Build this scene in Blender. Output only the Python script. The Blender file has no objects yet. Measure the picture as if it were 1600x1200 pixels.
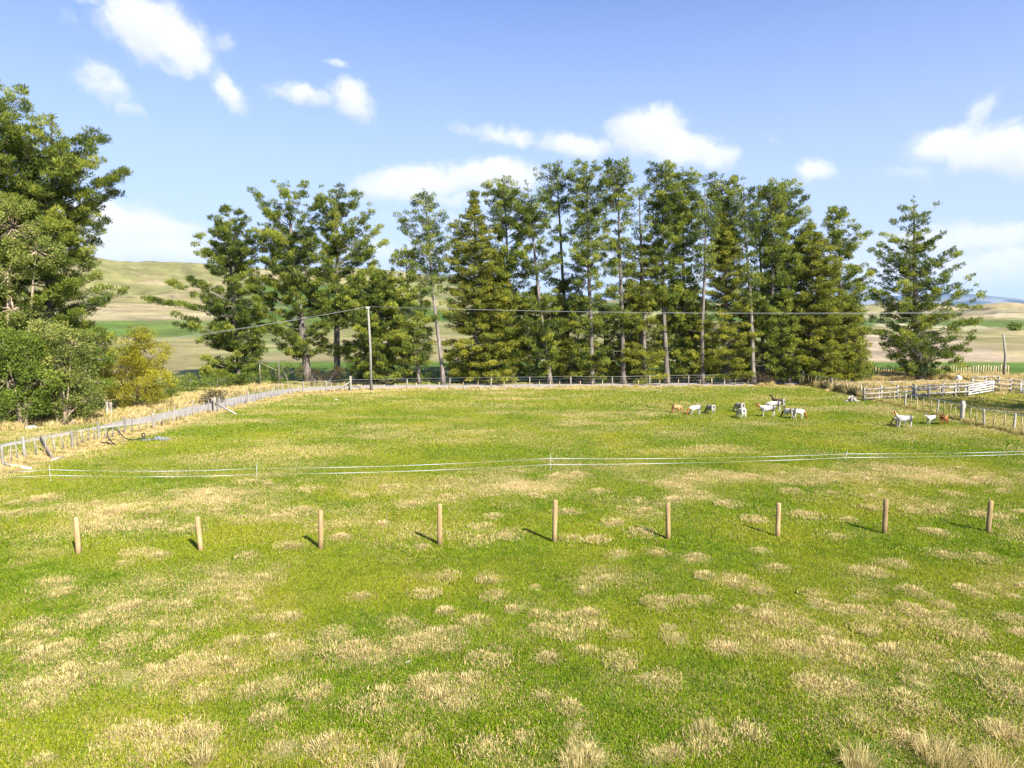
import bpy, math, random
import numpy as np
from mathutils import Vector, Matrix

# ------------------------------------------------------------------ camera
C = bpy.context.scene.collection
scn = bpy.context.scene
F = 1067.0; HC = 7.2; TH = math.atan(110 / F)
FW = np.array([0, math.cos(TH), -math.sin(TH)]); UP = np.array([0, math.sin(TH), math.cos(TH)])
cam = bpy.data.cameras.new('camera'); cam.lens = 24.0; cam.sensor_width = 36.0
cam.clip_start = 0.1; cam.clip_end = 60000
co = bpy.data.objects.new('camera', cam); C.objects.link(co)
co.location = (0, 0, HC); co.rotation_euler = (math.pi / 2 - TH, 0, 0)
scn.camera = co

# ------------------------------------------------------------------ world
SUN_EL = math.radians(40)
SUN_DIR = Vector((0.60, -0.80, 0)).normalized()
SUN_VEC = Vector((SUN_DIR.x * math.cos(SUN_EL), SUN_DIR.y * math.cos(SUN_EL), math.sin(SUN_EL)))
SKY_STRENGTH = 0.066
world = bpy.data.worlds.new('World'); scn.world = world; world.use_nodes = True
scn.view_settings.view_transform = 'Standard'; scn.view_settings.look = 'None'
scn.view_settings.gamma = 1; scn.view_settings.exposure = 1.33
scn.view_settings.use_curve_mapping = False


def pix_dir(px, py):
    d = FW + np.array([(px - 800) / F, 0, 0]) + UP * (600 - py) / F
    return d / np.linalg.norm(d)


def build_world():
    nt = world.node_tree; N = nt.nodes; L = nt.links; N.clear()
    out = N.new('ShaderNodeOutputWorld'); bg = N.new('ShaderNodeBackground')
    bg.inputs['Strength'].default_value = SKY_STRENGTH
    L.new(bg.outputs[0], out.inputs[0])
    sky = N.new('ShaderNodeTexSky'); sky.sky_type = 'NISHITA'; sky.sun_disc = False
    sky.sun_elevation = SUN_EL; sky.sun_rotation = math.atan2(SUN_DIR.x, SUN_DIR.y)
    sky.altitude = 100; sky.air_density = 1.0; sky.dust_density = 0.6; sky.ozone_density = 2.0
    tc = N.new('ShaderNodeTexCoord')
    sep = N.new('ShaderNodeSeparateXYZ'); L.new(tc.outputs['Generated'], sep.inputs[0])

    def math_(op, a, b=None, clamp=False):
        m = N.new('ShaderNodeMath'); m.operation = op; m.use_clamp = clamp
        for i, v in enumerate((a, b)):
            if v is None: continue
            if isinstance(v, (int, float)): m.inputs[i].default_value = v
            else: L.new(v, m.inputs[i])
        return m.outputs[0]
    az = math_('ARCTAN2', sep.outputs[0], sep.outputs[1])
    el = math_('ARCSINE', sep.outputs[2])
    comb = N.new('ShaderNodeCombineXYZ'); L.new(az, comb.inputs[0]); L.new(el, comb.inputs[1])

    def noise(scale, detail, rough=0.55, vec=None, dist=0.0):
        n = N.new('ShaderNodeTexNoise'); n.inputs['Scale'].default_value = scale
        n.inputs['Detail'].default_value = detail; n.inputs['Roughness'].default_value = rough
        n.inputs['Distortion'].default_value = dist
        L.new(vec or comb.outputs[0], n.inputs['Vector']); return n
    w = noise(12, 8, 0.62)
    sub = N.new('ShaderNodeVectorMath'); sub.operation = 'SUBTRACT'
    L.new(w.outputs['Color'], sub.inputs[0]); sub.inputs[1].default_value = (0.5, 0.5, 0.5)
    sc = N.new('ShaderNodeVectorMath'); sc.operation = 'MULTIPLY'
    L.new(sub.outputs[0], sc.inputs[0]); sc.inputs[1].default_value = (0.07, 0.05, 0)
    wa = N.new('ShaderNodeVectorMath'); wa.operation = 'ADD'
    L.new(comb.outputs[0], wa.inputs[0]); L.new(sc.outputs[0], wa.inputs[1])
    clouds = [  # px, py, rx, ry, tilt deg, weight
        (238, 42, 90, 50, -4, 1.0), (282, 66, 66, 44, -12, 1.0), (350, 58, 26, 18, -40, .42), (160, 6, 40, 14, -10, .5),
        (160, 128, 52, 34, -35, .62), (205, 172, 34, 16, -15, .5), (365, 138, 52, 24, -45, .88), (255, 100, 40, 16, -30, .5),
        (475, 148, 66, 22, -12, .78), (548, 156, 48, 34, -20, .88), (525, 97, 32, 10, -15, .6),
        (645, 285, 130, 34, 6, 1.0), (770, 275, 110, 34, 0, 1.0), (700, 310, 170, 20, 0, .55),
        (795, 208, 85, 20, -12, .75), (900, 222, 90, 24, -4, .85), (1015, 205, 80, 46, 0, 1.0), (1060, 232, 95, 40, -14, 1.0),
        (1118, 248, 40, 30, -10, .8), (1272, 262, 46, 20, -5, .85), (1205, 215, 40, 12, -35, .35),
        (1500, 222, 95, 32, -4, .85), (1560, 235, 110, 40, -6, 1.0), (1540, 178, 26, 40, -30, .6), (1660, 240, 120, 40, 0, .95),
        (200, 352, 150, 38, -3, .95), (240, 388, 220, 34, 0, .8), (90, 390, 200, 50, 0, .85),
        (1530, 368, 320, 30, 0, .68), (1480, 425, 400, 44, 0, .72), (1100, 440, 420, 34, 0, .5), (1580, 395, 90, 22, 0, .75), (1300, 400, 160, 30, 0, .5),
        (760, 350, 200, 30, 0, .5), (590, 395, 200, 26, 0, .55), (1000, 400, 300, 24, 0, .42), (120, 35, 40, 22, -50, .32), (720, 195, 40, 16, 0, .4),
        (1430, 265, 60, 16, -10, .42)]
    tot = None; base = None
    for px, py, rx, ry, t, wt in clouds:
        d = pix_dir(px, py); a = math.atan2(d[0], d[1]); e = math.asin(d[2])
        mp = N.new('ShaderNodeMapping'); mp.vector_type = 'TEXTURE'
        mp.inputs['Location'].default_value = (a, e, 0)
        mp.inputs['Rotation'].default_value = (0, 0, math.radians(t))
        k = 1.25 * math.cos(a)
        mp.inputs['Scale'].default_value = (rx / F * k * .84, ry / F * 1.12 * (0.7 + 0.3 * math.cos(a)), 1)
        L.new(wa.outputs[0], mp.inputs['Vector'])
        ln = N.new('ShaderNodeVectorMath'); ln.operation = 'LENGTH'; L.new(mp.outputs[0], ln.inputs[0])
        v = N.new('ShaderNodeMapRange'); v.interpolation_type = 'SMOOTHSTEP'
        v.inputs['From Min'].default_value = 1.15; v.inputs['From Max'].default_value = 0.1
        v.inputs['To Min'].default_value = 0; v.inputs['To Max'].default_value = wt
        L.new(ln.outputs['Value'], v.inputs['Value'])
        sy = N.new('ShaderNodeSeparateXYZ'); L.new(mp.outputs[0], sy.inputs[0])
        bs = math_('MULTIPLY', math_('ADD', math_('MULTIPLY', sy.outputs[1], 0.9), 0.75, clamp=True), v.outputs[0])
        base = bs if base is None else math_('MAXIMUM', base, bs)
        tot = v.outputs[0] if tot is None else math_('SMOOTH_MAX' if False else 'MAXIMUM', tot, v.outputs[0])
    # the rest of the sky (behind and above the view) carries the same sort of scattered cumulus
    other = noise(3.4, 6, 0.55)
    oth = N.new('ShaderNodeMapRange'); oth.interpolation_type = 'SMOOTHSTEP'
    oth.inputs['From Min'].default_value = 0.55; oth.inputs['From Max'].default_value = 0.75
    L.new(other.outputs[0], oth.inputs['Value'])
    far = N.new('ShaderNodeMapRange'); far.inputs['From Min'].default_value = 0.85; far.inputs['From Max'].default_value = 1.2
    L.new(math_('MAXIMUM', math_('ABSOLUTE', az), math_('MULTIPLY', el, 1.6)), far.inputs['Value'])
    tot = math_('MAXIMUM', tot, math_('MULTIPLY', oth.outputs[0], far.outputs[0]))
    det = noise(34, 9, 0.62, vec=wa.outputs[0])
    dm = math_('MULTIPLY', math_('SUBTRACT', det.outputs[0], 0.5), 1.05)
    s2 = math_('ADD', tot, math_('MULTIPLY', dm, math_('MINIMUM', math_('MULTIPLY', tot, 3.0), 1.0)))
    mask = N.new('ShaderNodeMapRange'); mask.interpolation_type = 'SMOOTHSTEP'
    mask.inputs['From Min'].default_value = 0.14; mask.inputs['From Max'].default_value = 0.84
    mask.inputs['To Max'].default_value = 0.93
    L.new(s2, mask.inputs['Value'])
    # sky tint: the photograph's sky is a cleaner, paler blue
    tint = N.new('ShaderNodeMix'); tint.data_type = 'RGBA'; tint.blend_type = 'MULTIPLY'; tint.inputs[0].default_value = 1
    L.new(sky.outputs[0], tint.inputs[6]); tint.inputs[7].default_value = (0.74, 0.93, 1.34, 1)
    # thin high veil paling the blue towards the horizon
    veil = N.new('ShaderNodeMapRange'); veil.interpolation_type = 'SMOOTHSTEP'
    veil.inputs['From Min'].default_value = 0.58; veil.inputs['From Max'].default_value = -0.05
    veil.inputs['To Min'].default_value = 0.0; veil.inputs['To Max'].default_value = 0.90
    L.new(el, veil.inputs['Value'])
    vm = N.new('ShaderNodeMix'); vm.data_type = 'RGBA'
    L.new(veil.outputs[0], vm.inputs[0]); L.new(tint.outputs[2], vm.inputs[6]); vm.inputs[7].default_value = (4.45, 5.15, 7.2, 1)
    ccol = N.new('ShaderNodeMix'); ccol.data_type = 'RGBA'
    sh = noise(16, 4, 0.5, vec=wa.outputs[0])
    lit = math_('ADD', base, math_('MULTIPLY', math_('SUBTRACT', sh.outputs[0], 0.5), 1.2), clamp=True); L.new(lit, ccol.inputs[0]); ccol.inputs[6].default_value = (5.3, 5.6, 6.5, 1); ccol.inputs[7].default_value = (7.0, 7.05, 7.2, 1)
    cm = N.new('ShaderNodeMix'); cm.data_type = 'RGBA'
    L.new(mask.outputs[0], cm.inputs[0]); L.new(vm.outputs[2], cm.inputs[6]); L.new(ccol.outputs[2], cm.inputs[7])
    L.new(cm.outputs[2], bg.inputs['Color'])


build_world()
sl = bpy.data.lights.new('sun', 'SUN'); sl.energy = 4.9; sl.angle = math.radians(0.55); sl.color = (1.0, 0.94, 0.84)
so = bpy.data.objects.new('sun', sl); C.objects.link(so)
so.rotation_euler = SUN_VEC.to_track_quat('Z', 'Y').to_euler(); so.location = (30, -40, 60)
cy = scn.cycles
cy.max_bounces = 6; cy.diffuse_bounces = 3; cy.glossy_bounces = 2; cy.transmission_bounces = 3; cy.volume_bounces = 0
cy.transparent_max_bounces = 8

# ------------------------------------------------------------------ helpers
def gp(px, py, z=0.0):
    """ground point under a pixel of the photograph, on the plane at height z"""
    d = pix_dir(px, py); t = (z - HC) / d[2]
    return Vector((d[0] * t, d[1] * t, z))


def at(px, py, Y):
    d = pix_dir(px, py); t = Y / d[1]
    return Vector((d[0] * t, Y, HC + d[2] * t))


def proj(x, y, z):
    dz = z - HC
    f = y * FW[1] + dz * FW[2]; u = y * UP[1] + dz * UP[2]
    f = np.where(f > 0.01, f, 0.01)
    return 800 + F * x / f, 600 - F * u / f


def hash2(ix, iy, seed):
    n = (ix.astype(np.int64) * 374761393 + iy.astype(np.int64) * 668265263 + seed * 974711) & 0x7fffffff
    n = ((n ^ (n >> 13)) * 1274126177) & 0x7fffffff
    return ((n ^ (n >> 16)) & 0xffff) / 65535.0


def vnoise(x, y, seed=0):
    x = np.asarray(x, float); y = np.asarray(y, float)
    ix = np.floor(x); iy = np.floor(y); fx = x - ix; fy = y - iy
    fx = fx * fx * (3 - 2 * fx); fy = fy * fy * (3 - 2 * fy)
    a = hash2(ix, iy, seed); b = hash2(ix + 1, iy, seed); c = hash2(ix, iy + 1, seed); d = hash2(ix + 1, iy + 1, seed)
    return a + (b - a) * fx + (c - a) * fy + (a - b - c + d) * fx * fy


def fbm(x, y, seed=0, o=4, g=0.5):
    s = 0; a = 1; t = 0
    for i in range(o):
        s = s + a * vnoise(x * 2 ** i + 17.3 * i, y * 2 ** i - 9.1 * i, seed + i); t += a; a *= g
    return s / t


def sstep(a, b, x):
    t = np.clip((x - a) / (b - a), 0, 1); return t * t * (3 - 2 * t)


def tagit(o, label=None, cat=None, group=None, kind=None):
    if label: o['label'] = label
    if cat: o['category'] = cat
    if group: o['group'] = group
    if kind: o['kind'] = kind
    return o


def empty(name, loc, label=None, cat=None, group=None, rz=0):
    o = bpy.data.objects.new(name, None); C.objects.link(o); o.location = loc; o.rotation_euler = (0, 0, rz)
    return tagit(o, label, cat, group)


def link(name, me, parent=None, loc=None):
    o = bpy.data.objects.new(name, me); C.objects.link(o)
    if parent: o.parent = parent
    if loc is not None: o.location = loc
    return o


def mesh_np(name, V, tris, mats, smooth=False, attrs=None, matidx=None, quads=False):
    k = 4 if quads else 3
    me = bpy.data.meshes.new(name)
    V = np.asarray(V, np.float32); tris = np.asarray(tris, np.int32)
    me.vertices.add(len(V)); me.vertices.foreach_set('co', V.ravel())
    me.loops.add(len(tris) * k); me.loops.foreach_set('vertex_index', tris.ravel())
    me.polygons.add(len(tris)); me.polygons.foreach_set('loop_start', np.arange(len(tris), dtype=np.int32) * k)
    if smooth: me.polygons.foreach_set('use_smooth', np.ones(len(tris), bool))
    for m in mats: me.materials.append(m)
    if matidx is not None: me.polygons.foreach_set('material_index', np.asarray(matidx, np.int32))
    me.update(calc_edges=True)
    for an, (ty, arr) in (attrs or {}).items():
        a = me.attributes.new(an, ty, 'POINT')
        if ty == 'FLOAT': a.data.foreach_set('value', np.asarray(arr, np.float32))
        else: a.data.foreach_set('color', np.asarray(arr, np.float32).ravel())
    return me


class MB:
    """collects tubes and boxes, all as quads"""
    def __init__(s): s.v = []; s.q = []; s.n = 0
    def add(s, V, Q):
        s.v.append(np.asarray(V, float)); s.q.append(np.asarray(Q, int) + s.n); s.n += len(V)
    def tube(s, P, R, sides=6, caps=True):
        P = np.asarray(P, float); n = len(P); R = np.broadcast_to(np.asarray(R, float), (n,))
        T = np.gradient(P, axis=0); T /= np.linalg.norm(T, axis=1)[:, None] + 1e-9
        ref = np.where(np.abs(T[:, 2:3]) > .9, np.array([[1., 0, 0]]), np.array([[0, 0, 1.]]))
        A = np.cross(T, ref); A /= np.linalg.norm(A, axis=1)[:, None] + 1e-9; B = np.cross(T, A)
        for i in range(1, n):
            if (A[i] * A[i - 1]).sum() < 0 and (abs(T[i, 2]) > .9) == (abs(T[i - 1, 2]) > .9): A[i] *= -1; B[i] *= -1
        th = np.linspace(0, 2 * np.pi, sides, endpoint=False)
        V = P[:, None] + R[:, None, None] * (np.cos(th)[None, :, None] * A[:, None] + np.sin(th)[None, :, None] * B[:, None])
        Q = []
        for i in range(n - 1):
            for j in range(sides):
                k = (j + 1) % sides
                Q.append((i * sides + j, i * sides + k, (i + 1) * sides + k, (i + 1) * sides + j))
        if caps:
            for b, rev in ((0, 1), ((n - 1) * sides, 0)):
                for j in range(1, sides - 1, 2):
                    q = (b, b + j, b + j + 1, b + min(j + 2, sides - 1) if j + 2 < sides else b)
                    if q[3] == q[0]: continue
                    Q.append(q[::-1] if rev else q)
        s.add(V.reshape(-1, 3), Q)
    def box(s, c, size, M=None):
        sx, sy, sz = [d / 2 for d in size]
        V = np.array([(x, y, z) for x in (-sx, sx) for y in (-sy, sy) for z in (-sz, sz)])
        if M is not None: V = V @ np.array(M.to_3x3()).T
        s.add(V + np.asarray(c), [(0, 1, 3, 2), (4, 6, 7, 5), (0, 4, 5, 1), (2, 3, 7, 6), (0, 2, 6, 4), (1, 5, 7, 3)])
    def plank(s, a, b, w, t, upv=(0, 0, 1)):
        a = Vector(a); b = Vector(b); d = (b - a); L_ = d.length; d.normalize()
        sd = d.cross(Vector(upv)).normalized(); u = sd.cross(d)
        M = Matrix((d, sd, u)).transposed()
        s.box((a + b) / 2, (L_, t, w), M)
    def mesh(s, name, m, smooth=False):
        return mesh_np(name, np.concatenate(s.v), np.concatenate(s.q), [m], smooth, quads=True)


def new_mat(name, rough=0.8, spec=0.3):
    m = bpy.data.materials.new(name); m.use_nodes = True
    b = m.node_tree.nodes['Principled BSDF']; b.inputs['Roughness'].default_value = rough
    b.inputs['Specular IOR Level'].default_value = spec
    return m, m.node_tree.nodes, m.node_tree.links, b


def wood_mat(name, c1, c2, scale=6, rough=0.85):
    c1 = tuple(v * K for v in c1); c2 = tuple(v * K for v in c2)
    m, N, L, b = new_mat(name, rough, 0.2)
    tc = N.new('ShaderNodeTexCoord'); oi = N.new('ShaderNodeObjectInfo')
    mp = N.new('ShaderNodeMapping'); mp.inputs['Scale'].default_value = (scale, scale, scale * 0.12)
    ad = N.new('ShaderNodeVectorMath'); ad.operation = 'ADD'
    L.new(tc.outputs['Object'], ad.inputs[0]); L.new(oi.outputs['Random'], ad.inputs[1]); L.new(ad.outputs[0], mp.inputs[0])
    n = N.new('ShaderNodeTexNoise'); n.inputs['Scale'].default_value = 3; n.inputs['Detail'].default_value = 6
    L.new(mp.outputs[0], n.inputs['Vector'])
    r = N.new('ShaderNodeValToRGB'); r.color_ramp.elements[0].position = .3; r.color_ramp.elements[1].position = .7
    r.color_ramp.elements[0].color = (*c1, 1); r.color_ramp.elements[1].color = (*c2, 1)
    L.new(n.outputs[0], r.inputs[0])
    hs = N.new('ShaderNodeHueSaturation'); L.new(r.outputs[0], hs.inputs['Color'])
    mr = N.new('ShaderNodeMapRange'); mr.inputs['To Min'].default_value = .75; mr.inputs['To Max'].default_value = 1.2
    L.new(oi.outputs['Random'], mr.inputs['Value']); L.new(mr.outputs[0], hs.inputs['Value'])
    L.new(hs.outputs[0], b.inputs['Base Color'])
    bp = N.new('ShaderNodeBump'); bp.inputs['Strength'].default_value = .5; bp.inputs['Distance'].default_value = .01
    L.new(n.outputs[0], bp.inputs['Height']); L.new(bp.outputs[0], b.inputs['Normal'])
    return m


def plain_mat(name, c, rough=0.6, metal=0.0, var=0.25, scale=20):
    c = tuple(v * .86 for v in c)
    m, N, L, b = new_mat(name, rough, 0.3); b.inputs['Metallic'].default_value = metal
    n = N.new('ShaderNodeTexNoise'); n.inputs['Scale'].default_value = scale; n.inputs['Detail'].default_value = 5
    tc = N.new('ShaderNodeTexCoord'); L.new(tc.outputs['Object'], n.inputs['Vector'])
    r = N.new('ShaderNodeValToRGB')
    r.color_ramp.elements[0].color = (*[v * (1 - var) for v in c], 1); r.color_ramp.elements[1].color = (*[min(1, v * (1 + var)) for v in c], 1)
    L.new(n.outputs[0], r.inputs[0]); L.new(r.outputs[0], b.inputs['Base Color'])
    return m


K = .86


def leaf_mat(name, dark, mid, light, transl=0.45, rough=0.6):
    """needles and leaves: each clump and each leaf has its own tone (attribute 'tone')"""
    dark, mid, light = [tuple(v * K for v in c) for c in (dark, mid, light)]
    m, N, L, b = new_mat(name, rough, 0.25)
    a = N.new('ShaderNodeAttribute'); a.attribute_name = 'tone'
    r = N.new('ShaderNodeValToRGB'); e = r.color_ramp.elements
    e[0].position = 0.1; e[0].color = (*dark, 1); e[1].position = 0.9; e[1].color = (*light, 1)
    k = e.new(0.5); k.color = (*mid, 1)
    L.new(a.outputs['Fac'], r.inputs[0]); L.new(r.outputs[0], b.inputs['Base Color'])
    tr = N.new('ShaderNodeBsdfTranslucent'); L.new(r.outputs[0], tr.inputs[0])
    mx = N.new('ShaderNodeMixShader'); mx.inputs[0].default_value = transl
    L.new(b.outputs[0], mx.inputs[1]); L.new(tr.outputs[0], mx.inputs[2])
    L.new(mx.outputs[0], N['Material Output'].inputs[0])
    return m


M_PINE = leaf_mat('pine_needles', (.030, .056, .012), (.190, .250, .030), (.48, .50, .070))
M_PINE_FAR = leaf_mat('pine_needles_bluish', (.032, .060, .022), (.170, .235, .046), (.43, .46, .090))
M_CYP = leaf_mat('cypress_sprays', (.06, .072, .012), (.23, .26, .026), (.52, .50, .055))
M_EUC = leaf_mat('gum_leaves', (.07, .10, .022), (.26, .32, .06), (.54, .54, .14))
M_BROOM = leaf_mat('golden_broom', (.14, .14, .014), (.36, .34, .026), (.60, .53, .05))
M_SCRUB = leaf_mat('scrub_leaves', (.055, .085, .014), (.18, .26, .030), (.34, .42, .06))
M_RED = leaf_mat('reddish_twigs', (.05, .035, .02), (.12, .085, .045), (.20, .15, .07))
M_DRYW = leaf_mat('rank_dry_weeds', (.40, .32, .12), (.68, .54, .22), (.88, .74, .36))
M_RUSH = leaf_mat('dark_rushes', (.03, .035, .015), (.09, .085, .035), (.22, .17, .08))
M_BARK = wood_mat('pine_bark', (.10, .085, .072), (.34, .29, .25), 2.0, 0.95)
M_BARKP = wood_mat('gum_bark', (.28, .20, .13), (.55, .44, .32), 1.2, 0.8)
M_NEWWOOD = wood_mat('new_post_wood', (.30, .20, .09), (.50, .35, .17), 5)
M_OLDWOOD = wood_mat('weathered_grey_wood', (.26, .23, .18), (.55, .50, .42), 5)
M_PALEWOOD = wood_mat('bleached_wood', (.20, .18, .15), (.42, .385, .32), 5)
M_RAIL = wood_mat('stockyard_rail_wood', (.20, .17, .13), (.42, .37, .29), 4)
M_BATTEN = wood_mat('batten_wood', (.35, .27, .15), (.60, .48, .28), 5)
M_WHITE = plain_mat('white_paint', (.62, .62, .59), .5, 0, .08)
M_WIRE = plain_mat('galvanised_wire', (.42, .42, .40), .4, 0.3, .1)
M_TAPE = plain_mat('white_electric_tape', (.66, .70, .74), .5, 0, .04)
M_CABLE = plain_mat('aluminium_line', (.30, .31, .30), .4, 0.2, .05)
M_STONE = plain_mat('pale_stone', (.42, .40, .36), .9, 0, .3, 8)
M_PIPE = plain_mat('black_polythene', (.02, .02, .022), .4, 0, .1)

# ------------------------------------------------------------------ layout lines (from the photograph, on the ground)
LF = [gp(*p) for p in [(-60, 752), (5, 732), (40, 720), (114, 705), (155, 691), (196, 681), (240, 672), (271, 662), (302, 652), (333, 645), (388, 631), (435, 620), (474, 615), (510, 613.5), (546, 611)]]
BF = [gp(*p) for p in [(546, 611), (636, 608), (702, 607), (767, 606.5), (828, 606), (892, 605.5), (957, 605), (1015, 604), (1076, 603), (1132, 602), (1188, 601), (1250, 600)]]
RF = [gp(*p) for p in [(1250, 600), (1300, 610), (1345, 620), (1373, 626.5), (1414, 637), (1464, 648), (1503, 657), (1538, 666), (1584, 675), (1640, 688)]]
ROAD = [gp(*p) for p in [(-200, 735), (0, 700), (100, 678), (190, 662), (260, 650), (310, 641), (360, 630), (410, 619), (450, 611), (490, 607.5), (540, 605.0), (600, 604), (700, 603.7), (800, 603), (900, 602), (1000, 601.3), (1100, 600.2), (1200, 599), (1330, 597.5), (1500, 596)]]


def poly_dist(x, y, pts):
    d = np.full(np.shape(x), 1e9)
    for a, b in zip(pts[:-1], pts[1:]):
        ax, ay, bx, by = a[0], a[1], b[0], b[1]; dx, dy = bx - ax, by - ay
        t = np.clip(((x - ax) * dx + (y - ay) * dy) / (dx * dx + dy * dy), 0, 1)
        d = np.minimum(d, np.hypot(x - ax - t * dx, y - ay - t * dy))
    return d


def front_y(x):   # y of the paddock's far edge at x (left fence, back fence, right fence)
    pts = [(p[0], p[1]) for p in LF + BF[1:] + RF[1:]]
    return np.interp(x, [p[0] for p in pts], [p[1] for p in pts])


# tan tussocks read off the photograph: px, py, width in px
TUS = [(195,952,50),(282,955,25),(370,942,38),(142,977,40),(45,987,45),(82,997,35),(322,982,40),(250,982,30),(195,1010,45),(265,1012,45),(95,1025,55),(27,1015,40),(57,1017,30),(117,1050,50),(162,1055,45),(195,1065,40),(252,1062,50),(322,1040,75),(292,1056,50),(255,1077,45),(362,1017,35),(382,1050,40),(57,1115,40),(195,1152,70),(290,1145,60),(325,1148,45),(252,1168,60),(225,1178,40),(67,1192,25),(315,1088,40),(390,1085,30),(75,1088,70),(95,930,30),(80,918,35),
(665,932,30),(565,938,22),(700,904,30),(767,910,28),(775,935,40),(695,961,18),(742,977,35),(712,992,18),(627,980,35),(650,1006,75),(700,1014,50),(762,1035,50),(440,972,40),(522,997,50),(545,1022,60),(575,1030,40),(450,1024,60),(432,1075,45),(485,1092,22),(500,1082,35),(560,1112,30),(597,1092,30),(605,1112,28),(675,1080,60),(735,1070,35),(712,1098,60),(650,1155,35),(442,1170,55),(510,1170,40),(550,1178,35),(762,1175,45),(420,1120,50),(405,972,20),
(910,925,28),(837,920,20),(952,910,22),(1097,903,26),(1142,911,45),(1185,924,30),(807,955,25),(847,962,35),(922,962,30),(885,972,30),(922,983,38),(852,990,30),(892,997,35),(1027,945,32),(1067,941,22),(1105,943,25),(1035,955,22),(970,999,20),(1045,987,30),(1057,1002,35),(1132,1016,42),(970,1035,38),(855,1035,14),(917,1022,12),(1005,1062,25),(1037,1068,45),(1160,956,14),(1195,971,20),(847,1095,30),(892,1112,32),(902,1140,35),(907,1172,50),(932,1187,50),(1107,1165,55),(1170,1152,28),(1020,1185,40),(1050,1180,20),(815,1157,30),
(1275,930,32),(1277,945,35),(1337,955,28),(1307,954,25),(1222,971,60),(1347,932,25),(1437,927,32),(1477,947,32),(1425,957,45),(1470,957,30),(1552,915,32),(1517,922,30),(1585,929,32),(1532,931,20),(1585,967,45),(1592,987,22),(1357,987,24),(1300,990,45),(1307,1010,60),(1250,1020,38),(1402,1022,35),(1450,1017,35),(1440,1041,55),(1500,1042,35),(1562,1040,65),(1335,1035,40),(1435,1067,35),(1280,1080,50),(1325,1079,35),(1562,1075,40),(1587,1087,35),(1430,1107,70),(1345,1125,55),(1562,1145,50),(1495,985,60),(1415,975,20),
(772,807,28),(747,825,35),(792,838,25),(750,846,35),(885,800,30),(995,785,28),(1007,800,32),(1030,790,30),(1055,785,30),(1007,836,32),(955,819,32),(895,842,18),(930,846,16),(965,870,30),(1030,867,30),(1090,875,35),(1082,772,25),(707,775,25),(1362,794,28),(1430,783,22),(1432,800,25),(1457,798,20),(1477,792,18),(1485,774,22),(1527,805,28),(1565,810,25),(1322,812,30),(1300,837,30),(1465,832,30),(1472,866,30),(1395,880,35),(1360,895,55),(1535,872,30),(1375,770,22),(1562,770,25),(1365,745,20),(1260,807,30),
(212,867,26),(245,872,26),(192,885,20),(155,825,30),(210,827,30),(245,825,22),(180,800,35),(235,802,45),(277,772,25),(260,795,30),(295,800,35),(387,755,22),(392,772,22),(290,831,25),(375,817,22),(390,872,28),(67,782,45),(10,807,35),(660,857,30),(458,853,28),(1190,862,30),(1210,890,22),(640,790,30),(560,775,30),(470,800,34),(530,840,28),(600,820,26),(840,775,26),(930,770,24),(1140,790,26),(1180,815,24),(1240,770,26),(610,760,30),(700,750,28),(480,765,26),(1590,800,24),(1450,755,26),(1540,750,30)]
TW = []
for px, py, w in TUS:
    p = gp(px, py); TW.append((p.x, p.y, w / F * p.length * 0.5 * (.75 + .5 * ((px * 7 + py * 13) % 17) / 16)))
TWA = np.array(TW)
BIG = []
for px, py, w, h, k in [(250,1055,230,45,.50),(70,1080,120,45,.45),(600,1015,190,38,.42),(450,1020,90,45,.40),(130,1025,130,40,.38),(190,820,240,32,.42),(330,775,200,26,.40),(690,1085,130,32,.42),(880,975,110,40,.40),(1430,955,190,45,.40),(1310,1015,110,50,.40),(1530,1055,150,55,.42),(250,1165,170,40,.45),(560,1170,160,40,.42),(930,1180,110,40,.40),(1420,1115,140,45,.40),(1500,1180,240,40,.42),(760,760,320,22,.42),(1150,745,400,22,.45),(1450,745,320,22,.45),(1010,800,120,26,.35),(1460,790,160,24,.35),(480,800,160,26,.32),(60,1000,80,35,.35)]:
    p = gp(px, py); q = gp(px, py - h * .5); BIG.append((p.x, p.y, w / F * p.length * .5, max(.5, abs(q.y - p.y) * 1.1), k))


EF = [gp(*p) for p in [(-80, 754), (79, 753), (401, 751), (860, 735), (1318, 722), (1700, 711)]]


def fence_line_y(x):
    return np.interp(x, [p.x for p in EF], [p.y for p in EF])


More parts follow.
